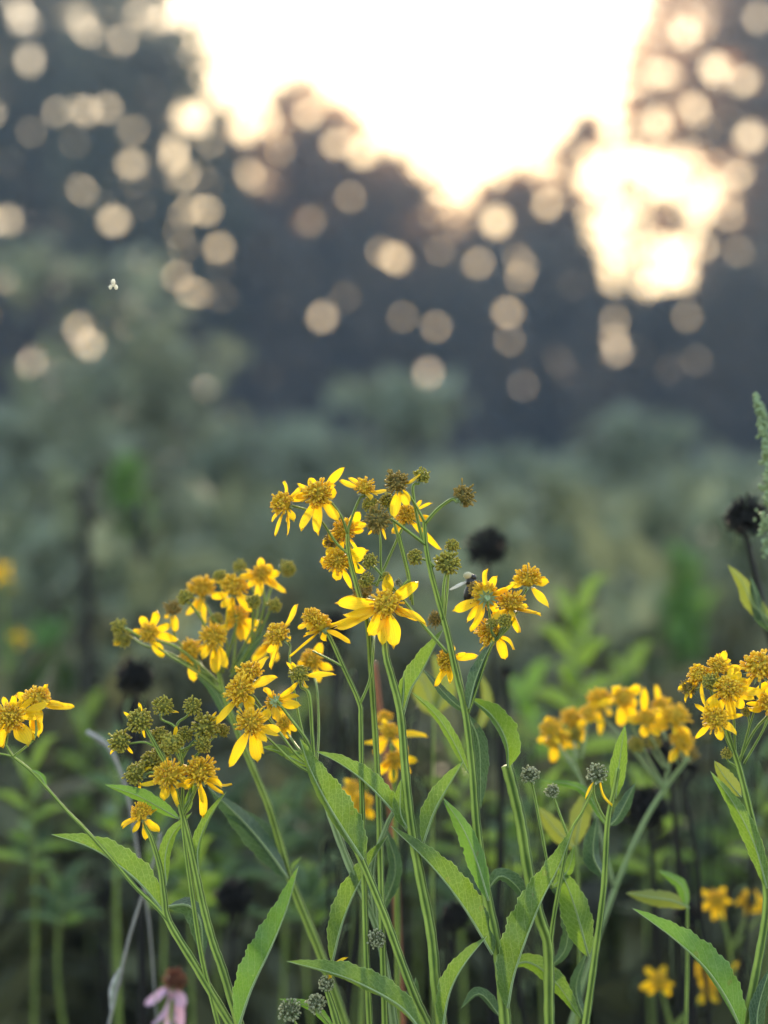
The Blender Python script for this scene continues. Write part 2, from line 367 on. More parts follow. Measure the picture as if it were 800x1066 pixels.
            wd /= np.linalg.norm(wd); nn = np.cross(wd, e1); sag = R.uniform(-.16, .10)*L
            tw = R.uniform(-.5, .5); N = 12; K = 7; VV = []; UU = []; cup = R.uniform(.1, .55); nt_ = R.uniform(.04, .15); ph = R.random()*6
            for i in range(N+1):
                t = i/N; ww = w*(0.20+0.70*math.sin(math.pi*min(t*0.97, 1)**1.05)**0.8)*(1 if t < .88 else math.sqrt(max(0.0, 1-((t-.88)/.125)**2)))
                ww *= 1+0.06*math.sin(t*9+ph)
                an = tw*t; w1 = wd*math.cos(an)+nn*math.sin(an); n1 = nn*math.cos(an)-wd*math.sin(an)
                for j in range(K):
                    v = (j/(K-1)-.5)*2
                    tl = t*L*(1-(nt_*math.cos(v*7.5)*0.5+nt_*0.5)*max(0, t-.8)*5)
                    pz = nn*(sag*math.sin(math.pi*t)) + n1*(cup*w*v*v + w*0.13*math.cos(v*math.pi*2.5) + w*0.12*math.sin(t*7+ph+v))
                    VV.append(W(st+e1*tl+w1*(ww*v)+pz)); UU.append((t, j/(K-1)))
            FF = [(i*K+j, i*K+j+1, (i+1)*K+j+1, (i+1)*K+j) for i in range(N) for j in range(K-1)]
            mk('petal', VV, FF, 'petal' if kind != 'rust' else 'pink', o, c, UU)
        if to is not None:
            k0 = (x-n[0]*.8*r, y-n[1]*.8*r, dz+n[2]*.8*r*k)
            pts = [k0, (x-n[0]*1.5*r, y-n[1]*1.5*r, dz+n[2]*1.3*r*k)] if math.hypot(to[0][0]-x, to[0][1]-y) > 2.2*r else [k0]
            pts += [(p[0], p[1], p[2] if len(p) > 2 else dz*(1-(i+1)/len(to))) for i, p in enumerate(to)]
            s.stem(pts[::-1], pr*1.15, pr*0.85, ground=False, n=5)
        return o
    def done(s):
        mk('stem', s.buf.V, s.buf.F, s.stemmat, s.root, s.g, s.buf.U)

GW = 'yellow ray-flowered plants of the foreground'
U_ = (0, -1, 0.25); FC = (0, -0.35, 1); LF = (-1, -0.4, 0.35); RTF = (1, -0.4, 0.35)
WN = 'yellow_wildflower'
# ---- A: far left plant
p = Plant(WN, 'thin arching plant at far left with yellow flowers at the picture edge', 'wildflower', 0.80, (252, 1080), GW)
p.stem([(254, 1085), (238, 1063), (205, 1008), (176, 960), (171, 935), (167, 905), (158, 874), (151, 860)], 4.2, 1.7)
p.stem([(178, 962), (160, 942), (142, 925), (125, 905), (107, 884), (85, 860), (67, 842), (49, 821), (31, 802), (14, 788), (6, 776)], 2.3, 1.4, False)
p.stem([(14, 788), (0, 785), (-18, 786)], 1.2, 1.0, False)
p.leaf([(48, 820), (42, 808), (31, 801)], 4, 3, 'leaf_light')
p.leaf([(171, 950), (147, 921), (121, 899), (93, 882), (54, 869)], 2, 19, 'leaf', peak=.8, sg=-1)
p.leaf([(173, 922), (172, 893), (180, 868), (200, 846)], 8, 5, 'leaf')
p.leaf([(175, 944), (196, 943), (209, 960), (212, 1001)], 7, 15, 'leaf_dark', dz=.02)
p.head(11, 746, 16, (0, -0.2, 1), 'open', [(1, 780, 7), (32, 776, 9, 8), (44, 744, 6), (50, 733, 5), (-14, 764, 7), (18, 722, 5)], [(6, 776)])
p.head(38, 728, 15, (0.05, -1, 0.3), 'open', [(76, 738, 5.5), (16, 722, 5), (39, 770, 7, -6), (51, 711, 4), (36, 765, 8)], [(36, 768), (14, 788)], dz=.012)
p.head(147, 846, 13, (-.2, -1, .4), 'open', [(151, 877, 5.5), (166, 867, 5.5), (128, 862, 3), (164, 842, 3.5)], [(152, 862)])
p.head(-20, 752, 14, (-.4, -.7, .4), 'open', [], [(-18, 786)], auto=5)
p.done()
# ---- B: left cluster of knobbly heads
p = Plant(WN, 'left plant topped by a dense cluster of knobbly olive heads with few petals', 'wildflower', 0.80, (252, 1080), GW)
p.stem([(258, 1090), (249, 1066), (232, 1010), (222, 982), (212, 945), (205, 912), (197, 875), (190, 848), (184, 826), (175, 800), (160, 772), (152, 758)], 4.2, 1.6)
p.stem([(232, 1085), (226, 1060), (211, 1000), (200, 930), (193, 880), (190, 845), (191, 805), (188, 783), (182, 765)], 2.8, 1.5, ridge=.1)
p.leaf([(187, 853), (168, 842), (142, 828), (109, 817)], 7, 9, 'leaf_light')
p.leaf([(189, 845), (200, 826), (211, 798)], 5, 3, 'leaf')
p.leaf([(207, 915), (206, 884), (216, 855), (236, 824)], 8, 2, 'leaf')
p.leaf([(186, 852), (196, 838), (199, 815)], 3, 4, 'leaf')
p.leaf([(249, 1068), (262, 1030), (283, 985), (299, 945), (311, 902)], 22, 2, 'leaf_light', dz=-.02, peak=.75)
for (x, y, r, fc, to, dz) in [(170, 735, 12, (.1, -.8, .4), [(182, 757), (184, 775)], 0), (200, 736, 10.5, (.4, -.7, .5), [(186, 752), (182, 762)], 0), (145, 750, 13, (-.3, -.6, .6), [(152, 758)], 0), (126, 772, 12, (-1, -.3, .4), [(150, 773), (160, 777)], 0), (166, 765, 10, (-.1, -.5, 1), [(172, 792)], .01), (179, 773, 12, (0, -.4, 1), [(186, 790), (190, 805)], -.012), (193, 764, 9.5, (.3, -.6, .8), [(191, 785)], .006), (214, 757, 13, (.3, -.7, .6), [(198, 776), (190, 790)], .004), (232, 760, 8, (.7, -.6, .3), [(215, 775), (192, 800)], .012), (211, 775, 9, (.6, .2, .6), [(196, 778), (188, 782)], -.004), (170, 783, 11, (-.4, -.2, .8), [(182, 810)], .01), (141, 805, 13, (-.9, -.5, .4), [(160, 805), (180, 828)], .004), (158, 794, 11, (-.6, -.5, .5), [(172, 806), (182, 822)], .012)]:
    rs = []
    if r > 11.5:
        for q in range(R.randint(1, 3)):
            a_ = R.uniform(0, 6.28); rs.append((x+math.cos(a_)*r*1.5, y+math.sin(a_)*r*1.5, 2.2))
    p.head(x, y, r, fc, 'bud', rs, to, dz)
p.head(176, 808, 16, (0, -.8, .6), 'open', [(145, 818, 3.6), (172, 833, 6), (197, 822, 4)], [(184, 830)], dz=-.01)
p.head(208, 804, 16, (.1, -.9, .5), 'open', [(232, 820, 5.5), (211, 854, 6), (190, 823, 4)], [(200, 832), (191, 850)], dz=-.004)
p.done()
# ---- C: upper left cluster, slightly behind
p = Plant(WN, 'tall plant leaning left with a long sloping spray of slightly soft yellow flowers', 'wildflower', 0.875, (365, 1085), GW)
p.stem([(366, 1085), (336, 999), (310, 935), (300, 907), (287, 862), (277, 832), (257, 785), (245, 755), (233, 722), (228, 700), (224, 680)], 4.2, 1.9)
for (x, y, r, fc, kd, rs, to) in [
    (124, 652, 10, LF, 'bud', [], [(150, 665), (180, 672), (205, 690), (229, 712)]), (129, 664, 10, (-.7, 0, .8), 'bud', [(118, 672, 3)], [(150, 672), (180, 682), (228, 710)]),
    (155, 659, 10, FC, 'open', [(146, 642, 5), (165, 634, 5), (177, 650, 5), (185, 666, 5.5), (169, 686, 5.5), (138, 657, 4)], [(172, 680), (205, 700), (232, 722)]),
    (180, 634, 10, U_, 'old', [(183, 658, 5), (172, 644, 4)], [(184, 665), (210, 700), (232, 722)]),
    (193, 622, 9, (-.6, -.8, .2), 'bud', [], [(210, 645), (222, 670)]),
    (210, 613, 14, (-.1, -1, .35), 'open', [(193, 642, 4.5), (214, 651, 4.5), (229, 603, 4.5), (203, 636, 4)], [(220, 640), (236, 668), (232, 700)]),
    (229, 600, 8, U_, 'bud', [], [(236, 630), (235, 660)]),
    (244, 612, 13, (.1, -1, .35), 'open', [(231, 633, 4.5), (236, 660, 5), (263, 638, 5), (218, 622, 4.5)], [(246, 650), (235, 690)]),
    (250, 589, 9, U_, 'bud', [], [(258, 605), (268, 640), (240, 700)]),
    (272, 598, 9, FC, 'open', [(271, 580, 4.5), (293, 596, 5), (289, 611, 5), (269, 623, 5), (258, 612, 4.5), (249, 601, 4.5), (299, 618, 4)], [(275, 630), (262, 670), (240, 705)]),
    (299, 592, 9, RTF, 'bud', [], [(285, 605), (276, 630)]), (264, 626, 9, FC, 'bud', [], [(262, 670)]), (286, 630, 8, (.5, -.7, .4), 'bud', [], [(270, 660)]),
    (247, 642, 12, FC, 'open', [(274, 648, 6), (252, 668, 5.5), (263, 672, 6), (236, 655, 5)], [(242, 700)]),
    (225, 645, 9, (-.2, -.8, .4), 'bud', [], [(230, 675)]),
    (223, 663, 14, (-.1, -.7, .7), 'open', [(224, 703, 6), (237, 696, 5.5), (211, 686, 5)], [(230, 700)]),
    (199, 677, 13, (-.4, -.6, .7), 'open', [(202, 711, 6), (199, 690, 6)], [(215, 700), (232, 722)]),
    (283, 668, 10, FC, 'open', [(262, 690, 5), (288, 690, 5)], [(256, 720), (245, 752)])]:
    p.head(x, y, r, fc, kd, rs, to, dz=R.uniform(-.02, .025))
p.leaf([(246, 758), (234, 738), (222, 718), (203, 702)], 7, 8, 'leaf_dark')
p.leaf([(241, 705), (256, 682), (277, 656)], 6, 5, 'leaf_dark')
p.leaf([(300, 915), (281, 888), (256, 858), (217, 820)], 16, 8, 'leaf_dark', dz=-.01)
p.leaf([(301, 910), (285, 880), (262, 855), (232, 838)], 4, 9, 'leaf_dark')
p.leaf([(302, 908), (306, 900), (314, 892)], 2, 2, 'leaf')
p.done()
# ---- D: centre-left plant with the big leaf and many flowers
p = Plant(WN, 'plant left of centre whose sharp yellow flowers crowd above one broad leaf', 'wildflower', 0.80, (448, 1080), GW)
p.stem([(452, 1088), (445, 1066), (432, 1038), (415, 993), (400, 952), (375, 892), (357, 860), (340, 825), (326, 790)], 4.4, 2.6)
p.leaf([(378, 895), (356, 861), (337, 829), (322, 798), (312, 768)], 9, 23, 'leaf', dz=-.012, peak=.72)
p.leaf([(326, 800), (305, 790), (290, 782), (272, 778)], 5, 9, 'leaf')
p.leaf([(440, 1075), (414, 1046), (360, 1018), (299, 1001)], 8, 17, 'leaf', dz=-.02)
p.leaf([(346, 1003), (357, 960), (374, 920), (404, 870)], 17, 2, 'leaf', dz=.012)
p.head(251, 719, 15, (-.7, -.5, .6), 'open', [(226, 753, 5), (247, 737, 5), (265, 747, 6), (289, 706, 6)], [(265, 733), (290, 762), (309, 786), (326, 800)])
p.head(260, 701, 14, (0, -1, .2), 'open', [(243, 695, 6), (280, 683, 5.5)], [(268, 730), (300, 775)], dz=.012)
p.head(261, 753, 14, (-.1, -.7, .7), 'open', [(240, 797, 6), (269, 793, 6.5), (292, 762, 5.5), (283, 740, 6), (246, 746, 4)], [(278, 768), (307, 795), (330, 808)], dz=-.012)
p.head(286, 731, 11, (-.3, .2, -.9), 'open', [(314, 735, 5.5), (313, 723, 5), (275, 715, 5.5), (311, 711, 5), (291, 748, 4.5)], [(300, 745), (320, 772), (326, 792)], pr=1.6)
p.head(312, 701, 12, (-.1, -.9, .5), 'bud', [(351, 702, 4), (321, 717, 4), (298, 688, 2.2), (304, 689, 2)], [(322, 724), (325, 765), (327, 790)], pr=1.8)
p.head(290, 660, 15, (-.6, -.6, .5), 'open', [(311, 628, 5), (281, 699, 4.5), (303, 667, 5)], [(302, 690), (310, 740), (318, 775)], dz=.016)
p.head(325, 688, 12, (0, -.7, .6), 'open', [(336, 668, 6), (350, 698, 5), (334, 714, 6), (308, 692, 5)], [(330, 715), (332, 760), (330, 795)], dz=.06)
p.head(296, 752, 9, (0, -.5, .8), 'open', [(300, 770, 5), (285, 740, 4)], [(315, 785)], dz=.03)
p.done()
# ---- thin plant carrying flowers between D and E
p = Plant(WN, 'slender bare stem with a drooping-petalled flower on its tip, beside the broad upright leaf', 'wildflower', 0.805, (385, 1080), GW)
p.stem([(386, 1085), (382, 1000), (379, 900), (377, 830), (376, 752), (374, 731), (358, 695), (344, 664), (338, 656)], 3.0, 1.6)
p.stem([(375, 733), (385, 708), (389, 676), (390, 655, .03)], 1.6, 1.2, False)
p.stem([(358, 695), (342, 686), (326, 678, .01)], 1.3, 1.0, False)
p.head(334, 651, 13, (-.5, -.7, -.3), 'open', [(301, 684, 4.5), (315, 663, 4.5), (380, 645, 6), (366, 670, 4.5)], None)
p.head(325, 643, 9, (-.4, -1, .3), 'open', [], None, bracts=False)
p.head(378, 617, 12, (-.3, -1, .4), 'old', [(357, 634, 5), (352, 626, 4)], [(385, 645), (390, 660)], dz=.03)
p.done()
# ---- E: central flower
p = Plant(WN, 'thick-stemmed central plant crowned by the single largest open yellow flower', 'wildflower', 0.80, (462, 1080), GW)
p.stem([(464, 1090), (460, 1066), (454, 1025), (449, 972), (437, 910), (428, 857), (422, 800), (417, 742), (408, 705), (402, 682), (400, 650, .005)], 5.4, 2.8)
p.head(402, 628, 18, (0, -.35, 1), 'open', [(405, 597, 6.5, -4), (436, 605, 7, 2), (445, 652, 6, 4), (411, 676, 10, 4), (384, 662, 9, 6), (348, 628, 7, -4), (347, 655, 6.5, 0), (398, 672, 7, 2), (357, 640, 5, 4)], None, dz=-.004, nf=120)
p.leaf([(420, 745), (428, 718), (440, 698), (462, 655)], 16, 2, 'leaf', dz=.008)
p.leaf([(441, 878), (452, 846), (466, 820), (483, 792)], 14, 4, 'leaf')
p.leaf([(424, 865), (406, 841), (381, 815), (354, 795), (328, 782)], 3, 15, 'leaf')
p.leaf([(424, 862), (417, 845), (418, 811)], 8, 5, 'leaf', dz=-.004)
p.leaf([(461, 1072), (468, 1035), (483, 1005), (507, 975)], 14, 3, 'leaf', dz=-.012)
p.leaf([(436, 1068), (428, 1045), (433, 1018)], 7, 12, 'leaf_dark', dz=.02)
p.leaf([(418, 742), (420, 725), (421, 700)], 2, 1.5, 'leaf')
p.done()
# ---- F: the tallest plant
p = Plant(WN, 'tallest plant, right of centre, branching at the top into many buds and side flowers', 'wildflower', 0.80, (528, 1080), GW)
p.stem([(528, 1090), (526, 1060), (522, 1015), (517, 980), (507, 933), (500, 890), (496, 855), (492, 800), (485, 742), (475, 700), (465, 655), (450, 600), (444, 570), (442, 543)], 5.8, 2.0)
p.head(482, 517, 12, (.7, -.6, -.2), 'old', [], [(470, 520), (455, 531), (443, 545)], pr=1.9)
p.head(439, 496, 9.5, (.3, -1, .1), 'bud', [], [(430, 507), (434, 536), (441, 566)], dz=.004, pr=1.7)
p.head(414, 503, 14, (-.4, -1, .3), 'old', [(438, 494, 5), (411, 540, 6.5), (427, 527, 6)], [(424, 513), (434, 528), (443, 545)], dz=-.008, pr=1.4)
p.head(394, 541, 14, (-.4, -.3, .9), 'old', [(383, 557, 1.5), (402, 562, 1.5)], [(406, 540), (426, 554), (443, 567)], dz=-.012, pr=1.6)
p.head(433, 580, 8.5, (-.9, -.3, .4), 'bud', [], [(446, 584), (452, 590)], pr=1.5)
p.head(466, 587, 13, (.1, -.8, .5), 'bud', [], [(462, 612), (461, 645)], pr=1.8)
p.head(471, 568, 9, (.4, -.8, .2), 'bud', [], [(467, 600), (463, 645)], dz=.008)
p.head(385, 524, 10, (-.4, -.8, .4), 'bud', [], [(396, 560), (398, 600), (412, 622)], dz=.006)
p.head(404, 522, 9, (-.2, -.8, .4), 'bud', [], [(412, 550), (424, 595), (428, 625)], dz=.012, pr=1.6)
p.head(424, 536, 12, (-.1, -.5, .9), 'open', [(461, 573, 4.5), (440, 520, 3.5), (408, 556, 3.5), (452, 523, 2.4)], [(418, 552), (400, 592), (392, 610)], dz=.014, pr=1.5)
p.head(385, 584, 9, (-.5, -.7, .4), 'bud', [], [(395, 596), (415, 618), (440, 650), (466, 680)], pr=1.5)
p.head(382, 604, 8, (-.6, -.3, .6), 'bud', [], [(400, 604), (415, 618)])
p.head(402, 600, 5, (.3, -.9, .2), 'bud', [], [(410, 615)])
p.head(415, 606, 4, (-.5, -.8, .2), 'seed', [], [(427, 605), (430, 630)])
p.stem([(416, 556), (426, 597), (427, 608)], 1.5, 1.3, False)
# right-hand side spray
p.stem([(487, 742), (497, 712), (507, 683), (515, 664)], 2.6, 1.8, False)
p.leaf([(488, 738), (494, 712), (503, 688), (513, 668)], 9, 4, 'leaf_dark', dz=-.004)
p.head(506, 620, 14, (-.1, -.3, -.8), 'open', [(507, 591, 6), (471, 637, 6), (490, 658, 6), (538, 607, 5), (518, 599, 5), (517, 643, 6), (498, 630, 5)], [(510, 640), (514, 664)], pr=1.4)
p.head(497, 613, 9, (-.6, -.6, .2), 'old', [], None, bracts=False, dz=.006)
p.head(550, 603, 14, (.1, -1, .1), 'open', [(572, 606, 5.5), (574, 634, 5.5), (533, 602, 5)], [(544, 622), (532, 650), (516, 667)], dz=.008, pr=1.3)
p.head(532, 629, 13, (0, -1, .15), 'open', [(565, 642, 4.5), (542, 659, 6), (544, 613, 4.5), (551, 632, 4), (512, 640, 4)], [(530, 648), (517, 666)], pr=1.3)
p.head(512, 657, 13, (-1, -.2, .2), 'open', [(499, 679, 5), (527, 688, 6), (537, 677, 6)], [(514, 668)], dz=.004)
p.head(525, 646, 8, (.2, -.9, .4), 'bud', [], [(519, 662)], dz=-.008)
p.head(512, 649, 6.5, (0, -.9, .3), 'bud', [], [(516, 664)], dz=-.008)
p.head(466, 687, 12, (-.4, .1, .6), 'open', [(500, 683, 4.5), (452, 715, 4.5), (458, 700, 3), (473, 672, 3)], [(482, 715), (486, 740)], dz=.012)
p.head(455, 645, 9, (-.6, -.6, .4), 'old', [], [(466, 665), (475, 700)], dz=.03)
p.leaf([(488, 805), (470, 768), (452, 742), (428, 720)], 5, 7, 'leaf')
p.leaf([(489, 744), (468, 727), (440, 696, .02)], 5, 5, 'leaf_dark', dz=.01)
p.leaf([(487, 744), (499, 775), (501, 842)], 10, 8, 'leaf_dark', dz=.016)
p.leaf([(509, 938), (497, 898), (482, 862), (461, 830)], 11, 10, 'leaf_light', dz=-.01)
p.leaf([(513, 994), (482, 943), (449, 901), (407, 860)], 2, 21, 'leaf', dz=-.004, peak=.7)
p.leaf([(529, 1050), (537, 1010), (560, 947), (583, 900), (598, 860)], 24, 2, 'leaf', dz=-.01, peak=.75)
p.leaf([(509, 925), (522, 912), (540, 925), (553, 950)], 10, 7, 'leaf_dark', dz=.02)
p.leaf([(528, 1010), (550, 1002), (578, 1022), (606, 1062)], 12, 10, 'leaf', dz=.03)
p.leaf([(522, 1060), (500, 1035), (480, 1050)], 5, 8, 'leaf_dark', dz=.03)
p.done()
# ---- G: thick cut stem with drooped leaf and thin seeding branches
p = Plant(WN, 'thick pale stem snapped off under a drooping leaf, with two grey-green seed heads', 'wildflower', 0.815, (572, 1080), GW)
p.stem([(573, 1090), (572, 1050), (571, 985), (562, 955), (551, 910), (543, 860), (536, 828), (528, 797)], 5.2, 5.6, ridge=.2)
p.stem([(572, 1010), (575, 969), (584, 915), (594, 868), (607, 845), (618, 822)], 2.6, 1.0, False)
p.stem([(575, 925), (569, 893), (558, 835), (553, 812)], 1.6, 1.5, False)
p.stem([(592, 872), (582, 845), (576, 828)], 1.5, 1.3, False)
p.leaf([(529, 799), (527, 772), (512, 745), (488, 726)], 4, 17, 'leaf', dz=-.006, sg=1)
p.head(552, 806, 9.5, (0, -1, .3), 'seed', [], None)
p.head(575, 823, 8, (-.1, -1, .3), 'seed', [], None)
p.leaf([(571, 1010), (590, 985), (588, 940), (560, 905)], 8, 8, 'leaf_dark', dz=.03)
p.leaf([(575, 925), (592, 905), (598, 880)], 6, 6, 'leaf', dz=.01)
p.done()
# ---- H: seed head stem behind
p = Plant(WN, 'pale stem at the bottom centre with spent dark-tipped seed heads and withered stubs', 'wildflower', 0.815, (412, 1080), GW, 'stem_pale')
p.stem([(413, 1088), (409, 1055), (402, 1010), (390, 958), (364, 901), (344, 848), (336, 820, .02)], 4.0, 3.0)
p.stem([(392, 965), (388, 905), (402, 862), (410, 845)], 2.8, 2.0, False)
p.head(392, 977, 10, (0, -.3, .9), 'seed', [], None, dz=-.014)
p.leaf([(388, 940), (378, 915), (390, 880)], 10, 8, 'leaf_dark', dz=.03)
p.leaf([(392, 958), (412, 905), (396, 850)], 8, 8, 'leaf_dark', dz=.04)
p.done()
p = Plant(WN, 'low clump at the bottom edge with three shaggy black-and-cream seed heads', 'wildflower', 0.79, (355, 1090), GW)
p.stem([(358, 1100), (352, 1070), (345, 1045), (340, 1030)], 4.5, 2.2)
p.head(302, 1052, 11, (-.2, -.6, .8), 'seed', [], [(318, 1075), (350, 1085)])
p.head(329, 1044, 10.5, (0, -.6, .8), 'seed', [], [(338, 1060), (352, 1078)])
p.head(340, 1024, 8.5, (0, -.8, .5), 'seed', [(362, 996, 5)], [(345, 1045)])
p.leaf([(350, 1075), (325, 1050), (290, 1040)], 5, 6, 'leaf_light', dz=.01)
p.done()
# ---- J: plant right of centre with upright leaf
p = Plant(WN, 'plant with one upright narrow leaf and a withered seed head with shrivelled orange petals', 'wildflower', 0.815, (609, 1080), GW)
p.stem([(607, 1090), (611, 1060), (620, 995), (629, 924), (633, 857), (640, 822), (644, 800)], 4.2, 2.0)
p.stem([(633, 857), (624, 842), (618, 824), (620, 812)], 1.5, 1.5, False)
p.leaf([(641, 832), (645, 795), (651, 755)], 9, 9, 'leaf')
p.leaf([(613, 996), (602, 955), (592, 925), (581, 902)], 17, 16, 'leaf', dz=.01)
p.leaf([(634, 860), (644, 850), (662, 815)], 6, 8, 'leaf_dark', dz=.03)
p.leaf([(630, 915), (618, 890), (622, 850)], 12, 8, 'leaf_dark', dz=.04)
p.leaf([(632, 860), (606, 822), (562, 812)], 5, 5, 'leaf_light', dz=.05)
p.leaf([(611, 1066), (600, 1030), (612, 990)], 8, 6, 'leaf_dark', dz=.03)
p.head(622, 805, 11, (.1, -1, .35), 'seed', [(636, 838, 3), (609, 832, 1.8)], None)
p.done()
p = Plant('yellowing_plant', 'blurred plant with yellow-green leaves behind the two grey-green seed heads', 'wildflower', 0.92, (600, 1085), None)
p.stem([(600, 1088), (604, 980), (600, 880)], 2, 1.5)
p.leaf([(600, 880), (605, 850), (618, 815)], 10, 12, 'leaf_yellow'); p.leaf([(600, 885), (580, 865), (560, 840)], 10, 10, 'leaf_yellow')
p.done()
# ---- K: blurred cluster right
p = Plant(WN, 'out-of-focus spray of yellow flowers right of centre on a slanting grey-green stem', 'wildflower', 0.95, (590, 1085), GW, 'stem_pale')
p.stem([(588, 1090), (620, 985), (645, 915), (668, 862), (690, 825), (718, 788)], 2.6, 2.2)
p.stem([(690, 825), (696, 800), (700, 785)], 2.0, 1.5, False); p.stem([(640, 925), (620, 850), (600, 800), (598, 780)], 1.8, 1.3, False)
for (x, y, r, fc, kd, rs, to) in [
    (625, 731, 13, (-.2, -.9, .4), 'open', [(627, 768, 7), (612, 748, 5), (640, 745, 6)], [(650, 770), (690, 822)]),
    (649, 726, 12, FC, 'open', [(667, 713, 6), (647, 757, 7), (636, 714, 6), (663, 751, 7), (664, 735, 6)], [(665, 770), (692, 820)]),
    (673, 747, 12, (0, -.7, .6), 'open', [(696, 749, 7), (670, 714, 4.5), (670, 768, 6), (655, 750, 6)], [(685, 780), (698, 805)]),
    (704, 746, 15, (.1, -.9, .4), 'open', [(711, 780, 7), (690, 763, 6), (681, 737, 5), (718, 770, 5)], [(706, 770), (705, 795)]),
    (688, 735, 10, (.1, -.9, .4), 'open', [(682, 712, 4), (700, 728, 4)], [(694, 770)]),
    (663, 775, 9, (-.2, -.7, .5), 'bud', [], [(680, 805), (692, 822)]), (681, 774, 7, U_, 'bud', [], [(692, 800)]),
    (709, 773, 12, (.3, -.7, .4), 'open', [(698, 786, 5), (718, 788, 4)], [(712, 790)]), (718, 784, 9, (.3, -.7, .4), 'old', [], [(712, 794)]),
    (596, 748, 12, U_, 'open', [(618, 742, 5.5), (582, 750, 5), (612, 752, 5)], [(600, 780)]), (574, 758, 11, (-.4, -.8, .4), 'open', [(570, 745, 5)], [(590, 790), (604, 810)]),
    (579, 769, 11, (-.2, -.5, .8), 'open', [(574, 795, 6), (588, 784, 5)], [(598, 795)]), (598, 765, 9, FC, 'bud', [(612, 770, 5)], [(602, 790)]), (612, 742, 10, U_, 'open', [(622, 728, 5)], [(606, 790)])]:
    p.head(x, y, r, fc, kd, rs, to, dz=R.uniform(-.02, .03))
p.done()
# ---- R: right edge
p = Plant(WN, 'right edge plant with a tight sharp bunch of golden flowers and long toothed leaf', 'wildflower', 0.80, (772, 1085), GW)
p.stem([(770, 1092), (778, 1060), (790, 1000), (798, 950), (797, 915), (785, 860), (771, 803), (763, 778), (757, 760)], 5.0, 2.4)
p.stem([(768, 795), (785, 762), (800, 745)], 1.8, 1.5, False)
p.leaf([(772, 1072), (757, 1040), (734, 1007), (700, 976), (659, 946)], 3, 22, 'leaf_light', dz=-.008, peak=.72)
p.leaf([(799, 925), (786, 880), (765, 838), (740, 803)], 9, 10, 'leaf', dz=-.006)
p.leaf([(788, 1085), (790, 1050), (802, 1008)], 8, 9, 'leaf_dark', dz=-.01)
p.leaf([(772, 830), (757, 812), (744, 792)], 7, 10, 'leaf_yellow', dz=.012)
for (x, y, r, fc, kd, rs, to, dz) in [
    (747, 694, 11, (0, -.8, .6), 'open', [(757, 677, 4.5), (747, 680, 3), (762, 687, 3.5), (775, 695, 5)], [(755, 730), (760, 765)], .006),
    (729, 702, 13, (-.6, -.8, .3), 'open', [(728, 690, 5), (733, 735, 3), (720, 712, 4)], [(745, 740), (758, 765)], .008), (718, 716, 10, (-1, -.2, .4), 'old', [(720, 728, 1.5)], [(740, 745)], .012),
    (741, 710, 10, (-.2, -.8, .6), 'bud', [], [(752, 745)], -.004), (762, 700, 9, (.1, -.8, .5), 'bud', [], [(762, 740)], .012),
    (758, 716, 15, FC, 'open', [(742, 712, 4.5), (780, 708, 5), (794, 719, 5.5), (767, 702, 4.5), (764, 747, 6), (775, 738, 6), (786, 728, 5)], [(764, 745), (766, 785)], -.01),
    (745, 748, 14, (-.3, -.2, 1), 'open', [(768, 765, 5.5), (753, 771, 5.5), (743, 724, 6), (733, 733, 5), (760, 742, 5)], [(755, 766), (763, 785)], -.014),
    (791, 694, 18, (-.1, -.7, .7), 'open', [(775, 720, 4.5), (800, 685, 5), (778, 690, 4)], [(790, 725), (778, 765), (770, 795)], 0),
    (803, 733, 12, FC, 'open', [(785, 720, 5), (778, 737, 6), (800, 712, 6)], [(795, 760), (775, 795)], -.006), (812, 705, 14, FC, 'open', [], [(795, 760)], .01),
    (777, 741, 5.5, (-.3, -.6, .6), 'bud', [], [(780, 758), (772, 790)], 0), (757, 785, 6.5, (-.2, -.9, .3), 'bud', [], [(765, 797), (770, 803)], 0)]:
    p.head(x, y, r, fc, kd, rs, to, dz=dz, auto=(6 if x > 810 else 0))
p.done()
# ---- Upper-left of the top: flowers at (290-400, 490-600)
p = Plant(WN, 'thin forked plant holding yellow flowers just left of the tallest stem', 'wildflower', 0.805, (400, 1080), GW)
p.stem([(402, 1090), (398, 960), (394, 820, .02), (388, 720, .02), (383, 650, .01), (375, 622), (368, 596), (363, 574), (362, 556)], 3.2, 1.9)
p.head(295, 524, 13, (-.7, -.5, .3), 'open', [(285, 520, 6.5, 8), (296, 500, 4), (316, 508, 5.5), (287, 559, 3.5), (302, 545, 6.5), (299, 560, 2)], [(306, 527), (330, 537), (350, 565), (364, 578)], pr=1.3)
p.head(331, 514, 14, (-.2, -.2, 1), 'open', [(321, 498, 5.5), (359, 486, 4.5), (351, 513, 7), (314, 553, 6), (332, 558, 6), (352, 544, 6.5), (350, 505, 5)], [(342, 520), (355, 537), (362, 556)], dz=-.006, pr=1.3)
p.head(380, 508, 12, (0, -1, .2), 'open', [(353, 500, 5), (407, 511, 5), (374, 498, 4), (362, 497, 4)], [(374, 520), (364, 546), (362, 556)], pr=1.4)
p.head(358, 553, 13, (-.1, -.4, .8), 'open', [(375, 532, 6), (384, 547, 5.5), (360, 538, 4), (341, 562, 6)], [(368, 572), (374, 592)], dz=.012, pr=1.2)
p.head(352, 584, 13, (-.2, -.2, .9), 'open', [(332, 585, 6), (350, 605, 6), (352, 568, 5), (385, 572, 8), (382, 594, 7), (340, 570, 6)], [(364, 592), (372, 614)], dz=.004, pr=1.2)
p.head(346, 563, 10, (-.4, -.5, .5), 'old', [(335, 566, 6)], [(366, 585)], dz=.016)
p.done()
